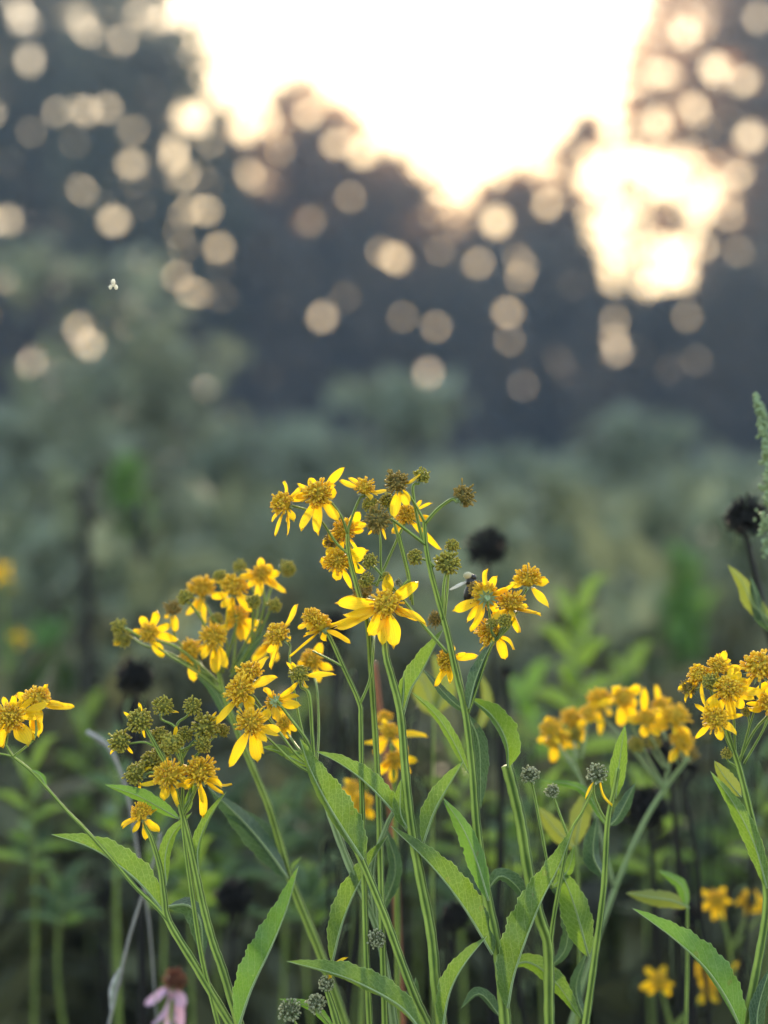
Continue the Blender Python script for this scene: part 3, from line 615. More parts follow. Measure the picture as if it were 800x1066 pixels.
# ---- soft flowers behind the centre
p = Plant(WN, 'soft yellow flowers with wide-spread petals low behind the thick central stem', 'wildflower', 0.90, (412, 1085), GW)
p.stem([(414, 1088), (414, 960), (412, 860), (410, 800), (408, 775)], 2.6, 1.6)
p.head(407, 762, 11, (0, -.8, .4), 'open', [(378, 775, 5), (389, 788, 6), (446, 765, 5), (398, 748, 5), (425, 785, 6)], [(409, 790)])
p.head(411, 790, 9, (0, .1, .8), 'open', [(390, 808, 5.5), (436, 792, 5), (408, 816, 5), (428, 805, 5)], [(412, 815)])
p.head(401, 748, 9, (-.2, -1, .2), 'open', [], None, dz=.02)
p.done()
p = Plant(WN, 'small blurred yellow flower pair between the crossing leaves left of the central stem', 'wildflower', 0.97, (376, 1085), GW)
p.stem([(376, 1088), (378, 960), (376, 850)], 2.4, 1.6)
p.head(367, 820, 9, (-.2, -.8, .4), 'open', [(358, 812, 5), (366, 830, 5)], [(375, 850)]); p.head(377, 836, 10, (0, -.5, .7), 'open', [(388, 830, 5), (372, 850, 5), (384, 850, 5)], [(377, 860)])
p.done()
for (x, y, d, extra, lb) in [(746, 937, 1.06, (779, 938), 'blurred low pair of yellow flowers beside the right-hand stem'), (686, 1021, 1.06, (735, 1012), 'blurred low yellow flowers under the long toothed leaf at lower right')]:
    p = Plant(WN, lb, 'wildflower', d, (x+25, 1085), GW)
    p.stem([(x+25, 1090), (x+14, y+50), (x+3, y+10)], 2.2, 1.4)
    p.head(x, y, 9, (.1, -.3, 1), 'open', [], None, auto=6, rw=4.2); p.head(extra[0], extra[1], 8, (-.3, -.6, .7), 'open', [], [(extra[0]-5, extra[1]+25), (x+14, y+50)], auto=5, rw=4.2)
    p.head(x+52, y+8, 9, (.4, -.6, .6), 'open', [(x+85, y-20, 4.5)], [(x+14, y+55)], auto=3, rw=4.2)
    p.done()
# yellow far-left blur
p = Plant(WN, 'very blurred yellow flowers at the left picture edge above the sharp pair', 'wildflower', 1.8, (10, 1085), GW)
p.stem([(10, 1090), (8, 800), (2, 600)], 2.2, 1.2); p.head(2, 595, 6, FC, 'open', [], None, auto=5, rw=2.6); p.head(12, 612, 5, FC, 'bud', [], None, auto=0, rw=3); p.head(20, 662, 5, FC, 'open', [], [(8, 700)], auto=4, rw=2.4)
p.done()

# ------------------------------------------------------------------ black seed heads
GB = 'blackened coneflower seed heads'
def black(x, y, r, d, path, lb, lumps=(), r0=3.0):
    p = Plant('dead_coneflower', lb, 'dead flower', d, path[0], GB, 'stem_black')
    p.stem(list(path)+[(x, y+r*.7)], r0, r0*.7, ridge=.1)
    p.head(x, y, r, (0, -1, .1), 'black', [], None, bracts=False, name='seed_head')
    for (lx, ly, lw, lh) in lumps:
        p.leaf([(lx, ly), (lx+R.uniform(-lw, lw)*.4, ly+lh*.5), (lx+R.uniform(-lw, lw), ly+lh)], lw*.5, lw*.45, 'black', name='withered_leaf', curl=1)
    p.done()
black(507, 571, 20, 1.14, [(526, 1085), (524, 900), (518, 750), (509, 620)], 'round black seed head on a straight stalk behind the upper right flowers', [(509, 600, 8, 16)])
black(140, 706, 19, 1.10, [(150, 1085), (146, 900), (142, 760)], 'black seed head with shaggy withered leaves hanging below it, left of centre', [(138, 722, 22, 50), (150, 724, 20, 60), (144, 735, 24, 70), (132, 730, 16, 70)], 5)
black(777, 540, 21, 1.0, [(840, 1085), (830, 800), (800, 655), (785, 590)], 'black seed head near the right edge with curled hanging sepals', [(765, 552, 3, 28), (770, 556, 3, 22), (778, 556, 5, 26), (783, 560, 4, 24)], 4)
black(673, 842, 21, 1.08, [(690, 1085), (684, 950), (678, 880)], 'drooping black seed head low behind the slanting grey-green stem', [(662, 848, 12, 26), (682, 850, 12, 22)])
black(694, 794, 20, 1.03, [(722, 1085), (720, 985), (706, 880), (699, 820)], 'black seed head tucked under the out-of-focus yellow spray', [(690, 800, 10, 22), (702, 798, 12, 26)])
black(716, 953, 13, 1.0, [(720, 1085), (719, 1020), (717, 970)], 'dark shaggy clump on a thick black stalk under the yellow-green leaf', [(704, 950, 8, 30), (700, 960, 8, 60), (712, 965, 8, 50), (726, 952, 8, 36), (716, 960, 10, 40)], 6)
black(243, 935, 18, 1.12, [(240, 1085), (242, 1000)], 'small black seed head low on the left between two leaves', [(238, 935, 14, 40), (252, 935, 14, 50)])
black(347, 655, 16, 1.2, [(352, 1085), (350, 880), (348, 700)], 'black seed head half hidden behind the large central flower', [(340, 660, 14, 40), (355, 665, 14, 40)])
black(108, 930, 13, 1.35, [(110, 1085), (108, 990)], 'blurred dark seed head behind the long left leaf', [(102, 930, 14, 30), (116, 935, 12, 40)])
black(474, 955, 14, 1.02, [(458, 1085), (466, 1020), (472, 975)], 'withered dark head between the two thick central stems', [(470, 955, 10, 50), (460, 990, 8, 50)])
black(527, 700, 6, 1.1, [(515, 1085), (520, 900), (526, 760)], 'thin dead stalk beside the snapped pale stem', [], 4)
black(722, 800, 5, 1.0, [(741, 1085), (733, 1000), (727, 900), (715, 830)], 'bare black stalk crossing beside the dark shaggy clump', [], 2.2)
# dry stalks
p = Plant('dry_stalk', 'pale dry stalk arching over at left below the black seed head', 'dry stalk', .97, (170, 1085), None, 'stem_dry')
p.stem([(165, 1090), (155, 960), (142, 880), (133, 830), (122, 796), (110, 775), (90, 762)], .6, 2.6); p.leaf([(112, 778), (100, 768), (88, 762)], 3, 3, 'stem_dry', name='dry_leaf'); p.done()
p = Plant('dry_stalk', 'pale straight dry stalk slanting down to the left behind the left leaf', 'dry stalk', .93, (110, 1085), None, 'stem_dry')
p.stem([(108, 1090), (124, 1020), (135, 975), (149, 930), (164, 884), (167, 868)], 1.6, 1.3); p.leaf([(128, 1005), (118, 1030), (116, 1060)], 6, 5, 'stem_dry', name='dry_leaf'); p.done()
p = Plant('rusty_stalk', 'rust coloured dead stalk behind the thick central stem', 'dry stalk', 1.0, (420, 1085), None, 'stem_red')
p.stem([(420, 1090), (408, 850), (396, 745), (389, 690)], 3.0, 2.6); p.leaf([(396, 745), (390, 715), (392, 690)], 3, 3, 'stem_red', name='dry_leaf'); p.done()
# pink coneflower
p = Plant('pink_coneflower', 'faded coneflower with a rust orange cone and drooping pink petals at the bottom left', 'flower', .99, (178, 1095), None)
p.stem([(178, 1110), (178, 1080), (180, 1040)], 3, 2.4)
p.head(182, 1021, 11.5, (.1, -1, .2), 'rust', [(150, 1048, 6), (159, 1068, 7), (172, 1075, 7), (190, 1072, 7), (193, 1048, 7), (165, 1040, 6), (184, 1060, 6)], None)
p.done()
# yellow-green leaves near lower right
p = Plant('yellowing_plant', 'two soft yellowing leaves on a thin stem above the long toothed leaf', 'wildflower', .90, (715, 1085), None)
p.stem([(714, 1090), (716, 1000), (716, 945)], 2, 1.4); p.leaf([(718, 945), (700, 938), (680, 935), (652, 930)], 10, 8, 'leaf_yellow'); p.leaf([(716, 945), (710, 922), (686, 906)], 7, 6, 'leaf_light'); p.done()
p = Plant('yellowing_plant', 'blurred yellow leaf behind the centre right stem', 'wildflower', 1.0, (450, 1085), None)
p.stem([(452, 1090), (450, 900), (452, 740)], 2, 1.2); p.leaf([(452, 745), (445, 720), (430, 695)], 16, 14, 'leaf_yellow'); p.leaf([(452, 745), (464, 715), (450, 680)], 10, 12, 'leaf_yellow')
p.leaf([(500, 760), (508, 730), (500, 700)], 6, 6, 'leaf_yellow'); p.done()
# green spike at right edge
p = Plant('green_seed_spike', 'tall pale green seeding spike at the right edge above the black seed head', 'wildflower', .90, (812, 1085), None, 'stem_pale')
p.stem([(812, 1090), (812, 800), (808, 600), (803, 480), (795, 440), (787, 408)], 3, 1.6)
bb = Buf()
for i in range(300):
    t = R.random(); yy = 410+t*170; xx = 788+13*min(1, (yy-408)/60) + R.gauss(0, 1.5+5*t); c = p.w(xx, yy, R.gauss(0, .004)); k = p.d/FPX
    tube(bb, [c, c+Vector((R.gauss(0, 2)*k, R.gauss(0, 1.5)*k, -R.uniform(2, 5)*k))], [R.uniform(1, 2.8)*k, R.uniform(.8, 2.5)*k], 5)
mk('seed_cluster', bb.V, bb.F, 'spike', p.root, None, bb.U)
p.leaf([(812, 655), (785, 630), (774, 608), (758, 588)], 8, 10, 'leaf_yellow'); p.leaf([(808, 660), (793, 640), (782, 600)], 8, 7, 'leaf_dark')
p.done()

# ------------------------------------------------------------------ insect & floating fluff
def ellip(buf, c, ax, n=8):
    V = []; F = []; U = []
    for i in range(n+1):
        th = math.pi*i/n
        for j in range(10):
            ph = 2*math.pi*j/10; V.append(c+ax[0]*math.cos(th)+ax[1]*(math.sin(th)*math.cos(ph))+ax[2]*(math.sin(th)*math.sin(ph))); U.append((0, 0))
    for i in range(n):
        for j in range(10): F.append((i*10+j, i*10+(j+1) % 10, (i+1)*10+(j+1) % 10, (i+1)*10+j))
    buf.add(V, F, U)
k = .83/FPX; c = P(487, 612, .83); root = thing('insect', c, 'small black bee with pale wings clinging to the back of a flower', 'insect')
b = Buf(); ellip(b, P(488, 617, .83), (UP*10*k+RT*2*k, RT*5*k, FW*5*k)); ellip(b, P(490, 606, .83), (UP*5*k, RT*5.5*k, FW*5*k)); ellip(b, P(493, 601, .83), (UP*3.4*k, RT*3.6*k, FW*3.6*k))
for q in range(3): tube(b, [P(490, 610+q*3, .83), P(495, 612+q*4, .825), P(498+q, 622+q*3, .825)], [.7*k, .5*k, .4*k], 5)
mk('body', b.V, b.F, 'chitin', root, c, b.U)
b = Buf(); ellip(b, P(487, 599, .829), (UP*3*k-RT*2*k, RT*4*k+UP*2*k, FW*4*k)); mk('thorax_fuzz', b.V, b.F, 'fuzz', root, c, b.U)
for sgn in (0, 1):
    b = Buf(); a0 = P(486, 606, .828); tip = P(468+sgn*5, 614-sgn*3, .824+sgn*.01); ellip(b, (a0+tip)/2, ((tip-a0)/2, UP*1.8*k, FW*.25*k)); mk('wing', b.V, b.F, 'wing', root, c, b.U)
c = P(118, 296, .80); k = .8/FPX; root = thing('seed_fluff', c, 'tiny bright tuft of seed fluff floating in the air at upper left', 'seed fluff')
b = Buf()
for (x, y, r) in [(118, 293, 2.2), (115, 299, 1.8), (121, 299, 2.0), (118, 297, 1.2)]: ellip(b, P(x, y, .8), (UP*r*k*1.3, RT*r*k, FW*r*k), 6)
mk('tuft', b.V, b.F, 'fluff', root, c, b.U)
b = Buf()
for q in range(26):
    v = Vector((R.gauss(0, 1), R.gauss(0, 1), R.gauss(0, 1))).normalized()*R.uniform(4, 7)*k; tube(b, [c, c+v], [.22*k, .12*k], 4)
mk('hairs', b.V, b.F, 'fluff', root, c, b.U)

# ------------------------------------------------------------------ leaf clouds with numpy
rng = np.random.default_rng(5)
def quads(cent, size, aspect=1.6, up=None, droop=0.0):
    n = len(cent); d = rng.normal(size=(n, 3)); d /= np.linalg.norm(d, axis=1)[:, None]
    if up is not None: d = d*(1-up)+np.array([0, 0, up]); d /= np.linalg.norm(d, axis=1)[:, None]
    e = np.cross(d, rng.normal(size=(n, 3))); e /= np.linalg.norm(e, axis=1)[:, None]
    s = np.asarray(size).reshape(-1, 1) if np.ndim(size) else np.full((n, 1), size)
    a = d*s*aspect*.5; b = e*s*.5; nn = np.cross(d, e)*s*0.12
    V = np.stack([cent-a, cent+b-a*0.1+nn, cent+a, cent-b-a*0.1+nn], 1).reshape(-1, 3)
    F = np.arange(n*4).reshape(n, 4)
    U = np.repeat(rng.random((n, 1)), 4, 0); U = np.concatenate([U, np.tile([[0.], [.5], [1.], [.5]], (n, 1))], 1)
    return V, F, U
def fastmesh(name, V, F, U, mat, parent=None, origin=(0, 0, 0)):
    me = bpy.data.meshes.new(name); n = len(F); V = V-np.array(origin)
    me.vertices.add(len(V)); me.vertices.foreach_set('co', V.astype(np.float32).ravel())
    me.loops.add(n*4); me.loops.foreach_set('vertex_index', F.astype(np.int32).ravel())
    me.polygons.add(n); me.polygons.foreach_set('loop_start', (np.arange(n)*4).astype(np.int32)); me.polygons.foreach_set('loop_total', np.full(n, 4, np.int32))
    ul = me.uv_layers.new(name='UVMap'); ul.data.foreach_set('uv', U[F.ravel()].astype(np.float32).ravel())
    me.materials.append(M[mat]); me.update(calc_edges=True); me.validate()
    o = bpy.data.objects.new(name, me); COL.objects.link(o)
    if parent: o.parent = parent; o.location = Vector(origin)-WO[parent.name]
    else: o.location = origin
    return o
def topix(V):
    rel = V-np.array(CAM); d = rel@np.array(FW); return 400+FPX*(rel@np.array(RT))/d, 533-FPX*(rel@np.array(UP))/d, d
# openings in the woodland edge: (x, y, radius px) of the light that comes through
GAPS = [(22, 20, 16), (82, 18, 15), (125, 42, 13), (60, 115, 12), (90, 116, 14), (112, 113, 12), (194, 120, 12), (158, 90, 9), (180, 155, 16), (138, 170, 15), (190, 185, 11), (48, 195, 13), (10, 228, 15), (46, 228, 12), (117, 228, 12), (215, 220, 12), (228, 258, 11), (255, 135, 20), (320, 118, 13), (350, 150, 14), (378, 158, 16), (322, 230, 10), (395, 262, 5), (411, 269, 9), (335, 330, 12), (307, 381, 11), (218, 410, 14), (60, 390, 8), (46, 365, 11), (50, 398, 10), (155, 340, 12), (130, 345, 12), (290, 320, 6), (517, 230, 20), (570, 213, 14), (540, 290, 5), (528, 325, 9), (455, 340, 9), (446, 390, 9), (470, 385, 8), (530, 355, 6), (545, 400, 6), (640, 352, 8), (662, 400, 6), (716, 330, 6), (726, 375, 8), (745, 70, 20), (775, 85, 16), (722, 112, 12), (690, 75, 12), (684, 125, 12), (780, 140, 15), (715, 35, 12), (740, 200, 12), (790, 270, 7), (760, 225, 9), (640, 330, 7), (20, 440, 13), (5, 290, 9), (160, 290, 8), (185, 288, 8), (100, 430, 9), (440, 175, 12), (262, 180, 8), (190, 20, 14), (165, 180, 9), (30, 60, 10), (145, 15, 8), (790, 20, 12), (770, 180, 10), (420, 330, 6), (365, 205, 7), (498, 275, 6)]
def sky_hole(px, py, clump):
    """the open-sky shapes between the crowns, in terms of where the crowns end"""
    n = np.interp(px, [-60, 180, 225, 245, 275, 300, 345, 385, 430, 478, 515, 560, 600, 640, 662, 700, 900], [-120, -40, 30, 112, 118, 88, 86, 112, 155, 202, 162, 150, 130, 92, 30, -60, -140])
    h = py < n + rng.normal(size=len(px))*6 + clump
    # the foliage thins out towards the crown line
    thin = (rng.random(len(px)) < 0.88*np.clip(1-(py-n-clump)/115, 0, 1)) & (px < 590)
    h |= thin
    fr2 = rng.random(len(px)) < np.clip(1.15-clump/40-np.abs(px-668)/330, .35, 1)
    h2 = fr2 & (px > 604) & (px < 770) & (py > 157) & (py < np.interp(px, [598, 640, 700, 735, 776], [230, 298, 292, 232, 200]))
    h3 = (px > 628) & (px < 735) & (py > 250) & (py < 302)
    return h | h2 | (h3 & (px < 722))
KEEP_GAPS = 0.03
for i in range(100):
    x_, y_ = R.uniform(-20, 240), R.uniform(-10, 440); GAPS.append((x_, y_, R.uniform(-7, 11)))
for i in range(110):
    x_, y_ = R.uniform(240, 600), R.uniform(180, 420); GAPS.append((x_, y_, R.uniform(-14, 2)))
for i in range(40):
    x_, y_ = R.uniform(560, 800), R.uniform(0, 400); GAPS.append((x_, y_, R.uniform(-5, 4)))
for i in range(22): GAPS.append((R.uniform(0, 150), R.uniform(320, 455), R.uniform(0, 7)))
def clump(Q):
    a = np.sin(Q[:, 0]*2.9+1)*np.cos(Q[:, 2]*3.7)+np.sin(Q[:, 0]*6.3+Q[:, 2]*4.1+Q[:, 1]*2)*.7+np.cos(Q[:, 0]*13+Q[:, 2]*9)*.4
    return a*19
def tree(name, px, d, w, top, bot, label, cat='tree', mat='crown', dens=1.0, leaf=0.17, depth=2.2, lobes=16, group='trees of the woodland edge'):
    """crown of lobes: centre px, half-width w px, from top to bot px rows at distance d"""
    s = d/FPX; basep = P(px, 480, d); base = Vector((basep.x, basep.y, 0)); root = thing(name, base, label, cat, group)
    W = w*s; z1 = CAMZ+(480-top)*s; z0 = max(0.1, CAMZ+(480-bot)*s); cen = []
    for i in range(lobes):
        f = R.random(); zz = z0+(z1-z0)*f; hw = W*(1.0-0.45*abs(f-.45)*1.6)
        cen.append((base.x+R.uniform(-1, 1)*hw*.75, base.y+R.uniform(-.5, .5)*depth, zz, R.uniform(.28, .5)*W))
    cen.append((base.x, base.y, (z0+z1)/2, W*.8))
    area = 2*W*(z1-z0); n = int(area*dens*430*(0.17/leaf)**2)
    idx = rng.integers(0, len(cen), n); C = np.array(cen)[idx]
    off = rng.normal(size=(n, 3)); off /= np.linalg.norm(off, axis=1)[:, None]; rad = rng.random(n)**.45
    Q = C[:, :3]+off*(C[:, 3]*rad)[:, None]*np.array([1, .7, 1.05]); Q = Q[(Q[:, 2] > 0.05)]
    # fill for closed foliage in the body of the crown
    m = int(n*.8); B = np.stack([base.x+rng.uniform(-1, 1, m)*W*.95, base.y+rng.uniform(-.5, .5, m)*depth, rng.uniform(z0, z1, m)], 1)
    e = ((B[:, 0]-base.x)/W)**2+((B[:, 2]-(z0+z1)/2)/((z1-z0)/2+.01))**2 < 1.0; Q = np.concatenate([Q, B[e]])
    x, y, dd = topix(Q); keep = ~sky_hole(x, y, clump(Q)) | (rng.random(len(Q)) < KEEP_GAPS)
    for (gx, gy, gr) in GAPS: keep &= (x-gx)**2+(y-gy)**2 > (gr*0.36+4.6+(2.2 if gy > 250 else 0))**2
    Q = Q[keep]; V, F, U = quads(Q, leaf*rng.uniform(.6, 1.3, len(Q)), 1.35)
    fastmesh('crown', V, F, U, mat, root, tuple(base))
    b = Buf(); H = z0+(z1-z0)*.8; rr = 0.045*W+.05
    xm = base.x+R.uniform(-.2, .2)
    tube(b, [Vector((base.x, base.y, -.1)), Vector((xm, base.y, H*.5)), Vector((base.x, base.y, H))], [rr*1.3, rr, rr*.35], 10)
    for c in cen[::2]:
        zst = max(.5, c[2]*.6); fr_ = min(zst/H, 1)
        a0 = Vector((base.x, base.y, zst)); e0 = Vector(c[:3]); tube(b, [a0, (a0+e0)/2+Vector((0, 0, .1)), e0], [rr*.4, rr*.25, .02], 6)
    # limbs that would cross open sky are left out above the crown line
    x, y, dd = topix(np.array([list(v) for v in b.V])); mk('trunk', b.V, b.F, 'bark', root, base, b.U)
    return root
tree('tree', 40, 24, 150, -130, 330, 'tall dark broadleaf tree at the far left reaching past the top of the picture', lobes=26, dens=.7)
tree('tree', 165, 22, 100, -60, 350, 'second tall tree from the left, speckled with light at its right side', lobes=20, dens=.6)
tree('tree', 300, 27, 90, 70, 470, 'rounded lower tree left of the bright sky gap', mat='crown_b', lobes=16)
tree('tree', 395, 26, 85, 110, 470, 'sloping brownish tree under the left of the bright sky', mat='crown_b', lobes=16)
tree('tree', 475, 29, 80, 190, 480, 'low tree directly under the deepest notch of bright sky', mat='crown_b', lobes=14)
tree('tree', 560, 27, 80, 150, 480, 'small round-topped brownish tree right of the sky notch', mat='crown_b', lobes=14)
tree('tree', 650, 30, 95, 190, 480, 'low dark tree beneath the bright opening at right', lobes=16)
tree('tree', 800, 25, 165, -120, 330, 'tall loose tree at the right with light breaking through', mat='crown_b', lobes=24, dens=.6)
tree('tree', 880, 27, 90, -90, 450, 'tall dark tree cut off by the right picture edge', lobes=18)
tree('tree', -60, 26, 100, -60, 450, 'dark tree cut off by the left picture edge', lobes=18)
for i, (px, d, w, top, lb) in enumerate([(-20, 21, 110, 300, 'dark thicket at far left below the tallest tree'), (110, 23, 110, 290, 'dark thicket below the second tall tree'), (240, 24, 100, 215, 'blue-dark thicket behind the left field edge'), (350, 25, 100, 250, 'blue-dark thicket left of centre at the field edge'), (460, 24, 95, 290, 'blue-dark thicket at the centre of the field edge'), (570, 25, 95, 270, 'blue-dark thicket right of centre at the field edge'), (680, 23, 100, 315, 'blue-dark thicket under the bright opening'), (790, 22, 100, 265, 'blue-dark thicket at the right end of the field edge')]):
    tree('thicket', px, d, w, top, 500, lb, 'thicket', 'bush', 1.9, .2, 2.0, 12, 'thickets along the field edge')

# ------------------------------------------------------------------ meadow
def herbs(n, d0, d1, hmin, hmax, leafn, lsize, mat, name='meadow_herbs', xspan=0.34, up=.35, flat=None):
    d = d0*(d1/d0)**rng.random(n); d = d0+(d1-d0)*rng.random(n)**.75
    x = rng.uniform(-xspan, xspan, n)*d*1.05; h = rng.uniform(hmin, hmax, n)
    lean = rng.normal(size=(n, 2))*.09
    t = rng.random((n, leafn))**.7
    Q = np.stack([x[:, None]+lean[:, :1]*t*h[:, None], d[:, None]+lean[:, 1:]*t*h[:, None], h[:, None]*t], 2).reshape(-1, 3)
    sz = np.repeat(lsize*(0.6+rng.random(n)*.8), leafn)*(1+0.05*np.repeat(d, leafn))
    Q += rng.normal(size=Q.shape)*np.array([1, 1, .4])*sz[:, None]*.55
    if flat: Q[:, 2] = np.minimum(Q[:, 2], flat)
    V, F, U = quads(Q, sz, 2.4, up)
    # stalks as thin crossed strips
    w = .0022*(1+.15*d); b0 = np.stack([x-w, d, x*0], 1); b1 = np.stack([x+w, d, x*0], 1)
    tx = x+lean[:, 0]*h; ty = d+lean[:, 1]*h; t1 = np.stack([tx+w*.4, ty, h], 1); t0 = np.stack([tx-w*.4, ty, h], 1)
    V2 = np.stack([b0, b1, t1, t0], 1).reshape(-1, 3); F2 = np.arange(4*n).reshape(n, 4)+len(V); U2 = np.full((4*n, 2), .3)
    o = fastmesh(name, np.concatenate([V, V2]), np.concatenate([F, F2]), np.concatenate([U, U2]), mat); tag(o, kind='stuff'); return o
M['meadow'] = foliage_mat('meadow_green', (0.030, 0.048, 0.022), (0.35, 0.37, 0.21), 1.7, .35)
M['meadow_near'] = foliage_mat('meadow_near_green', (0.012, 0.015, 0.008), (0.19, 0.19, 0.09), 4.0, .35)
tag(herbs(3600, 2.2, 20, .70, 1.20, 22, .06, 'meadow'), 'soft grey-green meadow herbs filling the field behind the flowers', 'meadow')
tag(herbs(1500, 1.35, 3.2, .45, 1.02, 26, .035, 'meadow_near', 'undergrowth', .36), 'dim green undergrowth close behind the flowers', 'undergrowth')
tag(herbs(380, 4.5, 19, .95, 1.34, 26, .03, 'herb_pale', 'tall_meadow_herbs', .34, .2), 'sparse tall pale herbs standing above the meadow', 'meadow')
# taller blurred individuals
def herb(name, x, y, d, spread, n, ls, mat, label, cat='wildflower', tall=None, top_flat=False, group=None, asp=2.6):
    """a leafy plant whose top is at pixel x,y at distance d"""
    top = P(x, y, d); base = Vector((top.x+R.uniform(-.03, .03), top.y, 0)); root = thing(name, base, label, cat, group)
    k = d/FPX; S = spread*k; H = top.z; low = tall or H*.55; Q = []
    nb = 7; b = Buf(); tube(b, [base-Vector((0, 0, .02)), (base+top)/2, top], [.006*H, .005*H, .002], 6)
    tips = []
    for i in range(nb):
        a = R.uniform(0, 6.28); rr = S*R.uniform(.25, .95); z = H-(H-low)*R.random()*.6 if not top_flat else H-R.random()*S*.9
        tp = Vector((top.x+math.cos(a)*rr, top.y+math.sin(a)*rr, z-rr*rr/S*.5*R.random())); a0 = Vector((top.x, top.y, z-S*.7)); tips.append(tp); tube(b, [a0, (a0+tp)/2, tp], [.003*H, .002*H, .001], 5)
    for i in range(n):
        if top_flat and R.random() < .75:
            t = R.choice(tips); Q.append((t.x+R.gauss(0, S*.22), t.y+R.gauss(0, S*.22), t.z+R.gauss(0, S*.10)))
        else:
            z = R.uniform(low, H); rr = S*(0.35+.65*math.sin(math.pi*min(1, (H-z)/(H-low)*.9+.1))); a = R.uniform(0, 6.28); q = rr*R.random()**.5
            Q.append((top.x+math.cos(a)*q, top.y+math.sin(a)*q, z))
    V, F, U = quads(np.array(Q), ls*rng.uniform(.6, 1.3, len(Q)), asp, .25); fastmesh('foliage', V, F, U, mat, root, tuple(base))
    mk('stem', b.V, b.F, 'stem_pale', root, base, b.U)
herb('flowering_herb', 650, 428, 7, 55, 330, .055, 'herb_pale', 'pale flat-topped herb rising above the field at right', top_flat=True)
herb('flowering_herb', 330, 440, 7.5, 60, 420, .055, 'herb_pale', 'pale frothy herb left of centre in the field', top_flat=True)
herb('flowering_herb', 405, 395, 6, 70, 260, .05, 'herb_pale', 'tall pale herb at the centre standing against the dark trees', top_flat=True)
herb('flowering_herb', 520, 470, 9, 70, 380, .06, 'herb_pale', 'low pale herb in the middle of the field', top_flat=True)
herb('flowering_herb', 735, 495, 6, 50, 300, .05, 'herb_pale', 'pale herb at the right side of the field', top_flat=True)
herb('flowering_herb', 215, 455, 6, 60, 330, .05, 'herb_pale', 'pale herb behind the left flower spray', top_flat=True)
herb('flowering_herb', 30, 430, 5, 70, 330, .045, 'herb_pale', 'pale herb at the left edge of the field', top_flat=True)
herb('leafy_herb', 712, 575, 2.6, 22, 160, .03, 'herb_bright', 'narrow bright green herb blurred at right above the yellow sprays', asp=3)
herb('leafy_herb', 135, 480, 3.2, 22, 200, .03, 'herb_bright', 'narrow green herb blurred at left beside the sapling', asp=3)
herb('leafy_herb', 45, 660, 2.8, 70, 330, .04, 'herb_bright', 'yellow-green blurred herb low at the left edge', asp=3)
herb('leafy_herb', 480, 560, 3.2, 70, 400, .035, 'meadow', 'dull green herb behind the round black seed head', asp=3)
# sapling at left: spreading bush with fine leaves
def sapling():
    d = 4.2; top = P(125, 285, d); base = Vector((P(100, 480, d).x, top.y, 0)); root = thing('sapling', base, 'slender feathery sapling at left with a dark stem in front of the trees', 'sapling')
    b = Buf(); H = top.z; tube(b, [base, Vector((base.x-.02, base.y, H*.5)), top], [.028, .02, .006], 8); Q = []
    for i in range(34):
        z = H*R.uniform(.42, .98); a = R.uniform(0, 6.28); L = R.uniform(.2, .5)*(1.1-.3*z/H); f = z/H
        c = base.lerp(top, f); e = c+Vector((math.cos(a)*L, math.sin(a)*L, L*.3)); tube(b, [c, (c+e)/2+Vector((0, 0, -.02)), e], [.006, .004, .002], 5)
        for q in range(34):
            t = R.uniform(.25, 1.1); v = c.lerp(e, t); Q.append((v.x+R.gauss(0, .05), v.y+R.gauss(0, .05), v.z+R.gauss(0, .045)))
    V, F, U = quads(np.array(Q), .038*rng.uniform(.6, 1.4, len(Q)), 2.2, .1); fastmesh('foliage', V, F, U, 'sapling', root, tuple(base)); mk('trunk', b.V, b.F, 'bark', root, base, b.U)
sapling()
# individually leafy plants (lanceolate leaves) 1.3 - 1.6 m away
def leafy(x, y, d, n, L, label, mat='leaf_light', w=8):
    p = Plant('leafy_plant', label, 'wild plant', d, (x, 1085), 'leafy plants without flowers behind the blooms')
    p.stem([(x+4, 1090), (x+2+R.uniform(-7, 7), (y+1080)/2), (x, y)], 1.7, 1.1, ridge=.05)
    for i in range(n):
        t = i/n; yy = y+4+t*(980-y)*.62; a = i*2.4; ex = math.cos(a)*L*(.55+.6*t); up = L*(.95-.75*min(t*1.6, 1)); zz = math.sin(a)*L*.6*d/FPX
        yb = yy
        p.leaf([(x+2*t, yb, 0), (x+ex*.5, yb-up*.62, zz*.5), (x+ex, yb-up*.8+abs(ex)*.08, zz)], w, w, mat if R.random() < .75 else 'leaf', curl=R.uniform(-1, 1))
    p.done()
leafy(600, 640, 1.45, 20, 62, 'bright leafy flowerless plant blurred behind the upper right flowers', 'leaf')
leafy(655, 700, 1.7, 14, 48, 'bluish leafy plant blurred behind the soft yellow spray', 'leaf_dark')
leafy(548, 720, 1.6, 12, 50, 'leafy plant blurred behind the snapped stem')
leafy(30, 900, 1.6, 12, 60, 'dim leafy plant blurred in the bottom left corner', 'leaf_dark')
leafy(300, 850, 1.5, 12, 55, 'dim leafy plant blurred low behind the big light leaf', 'leaf_dark')
leafy(770, 860, 1.5, 12, 55, 'dim leafy plant blurred behind the right edge stem', 'leaf')
leafy(450, 880, 1.7, 12, 55, 'dim leafy plant blurred low behind the central stems', 'leaf_dark')

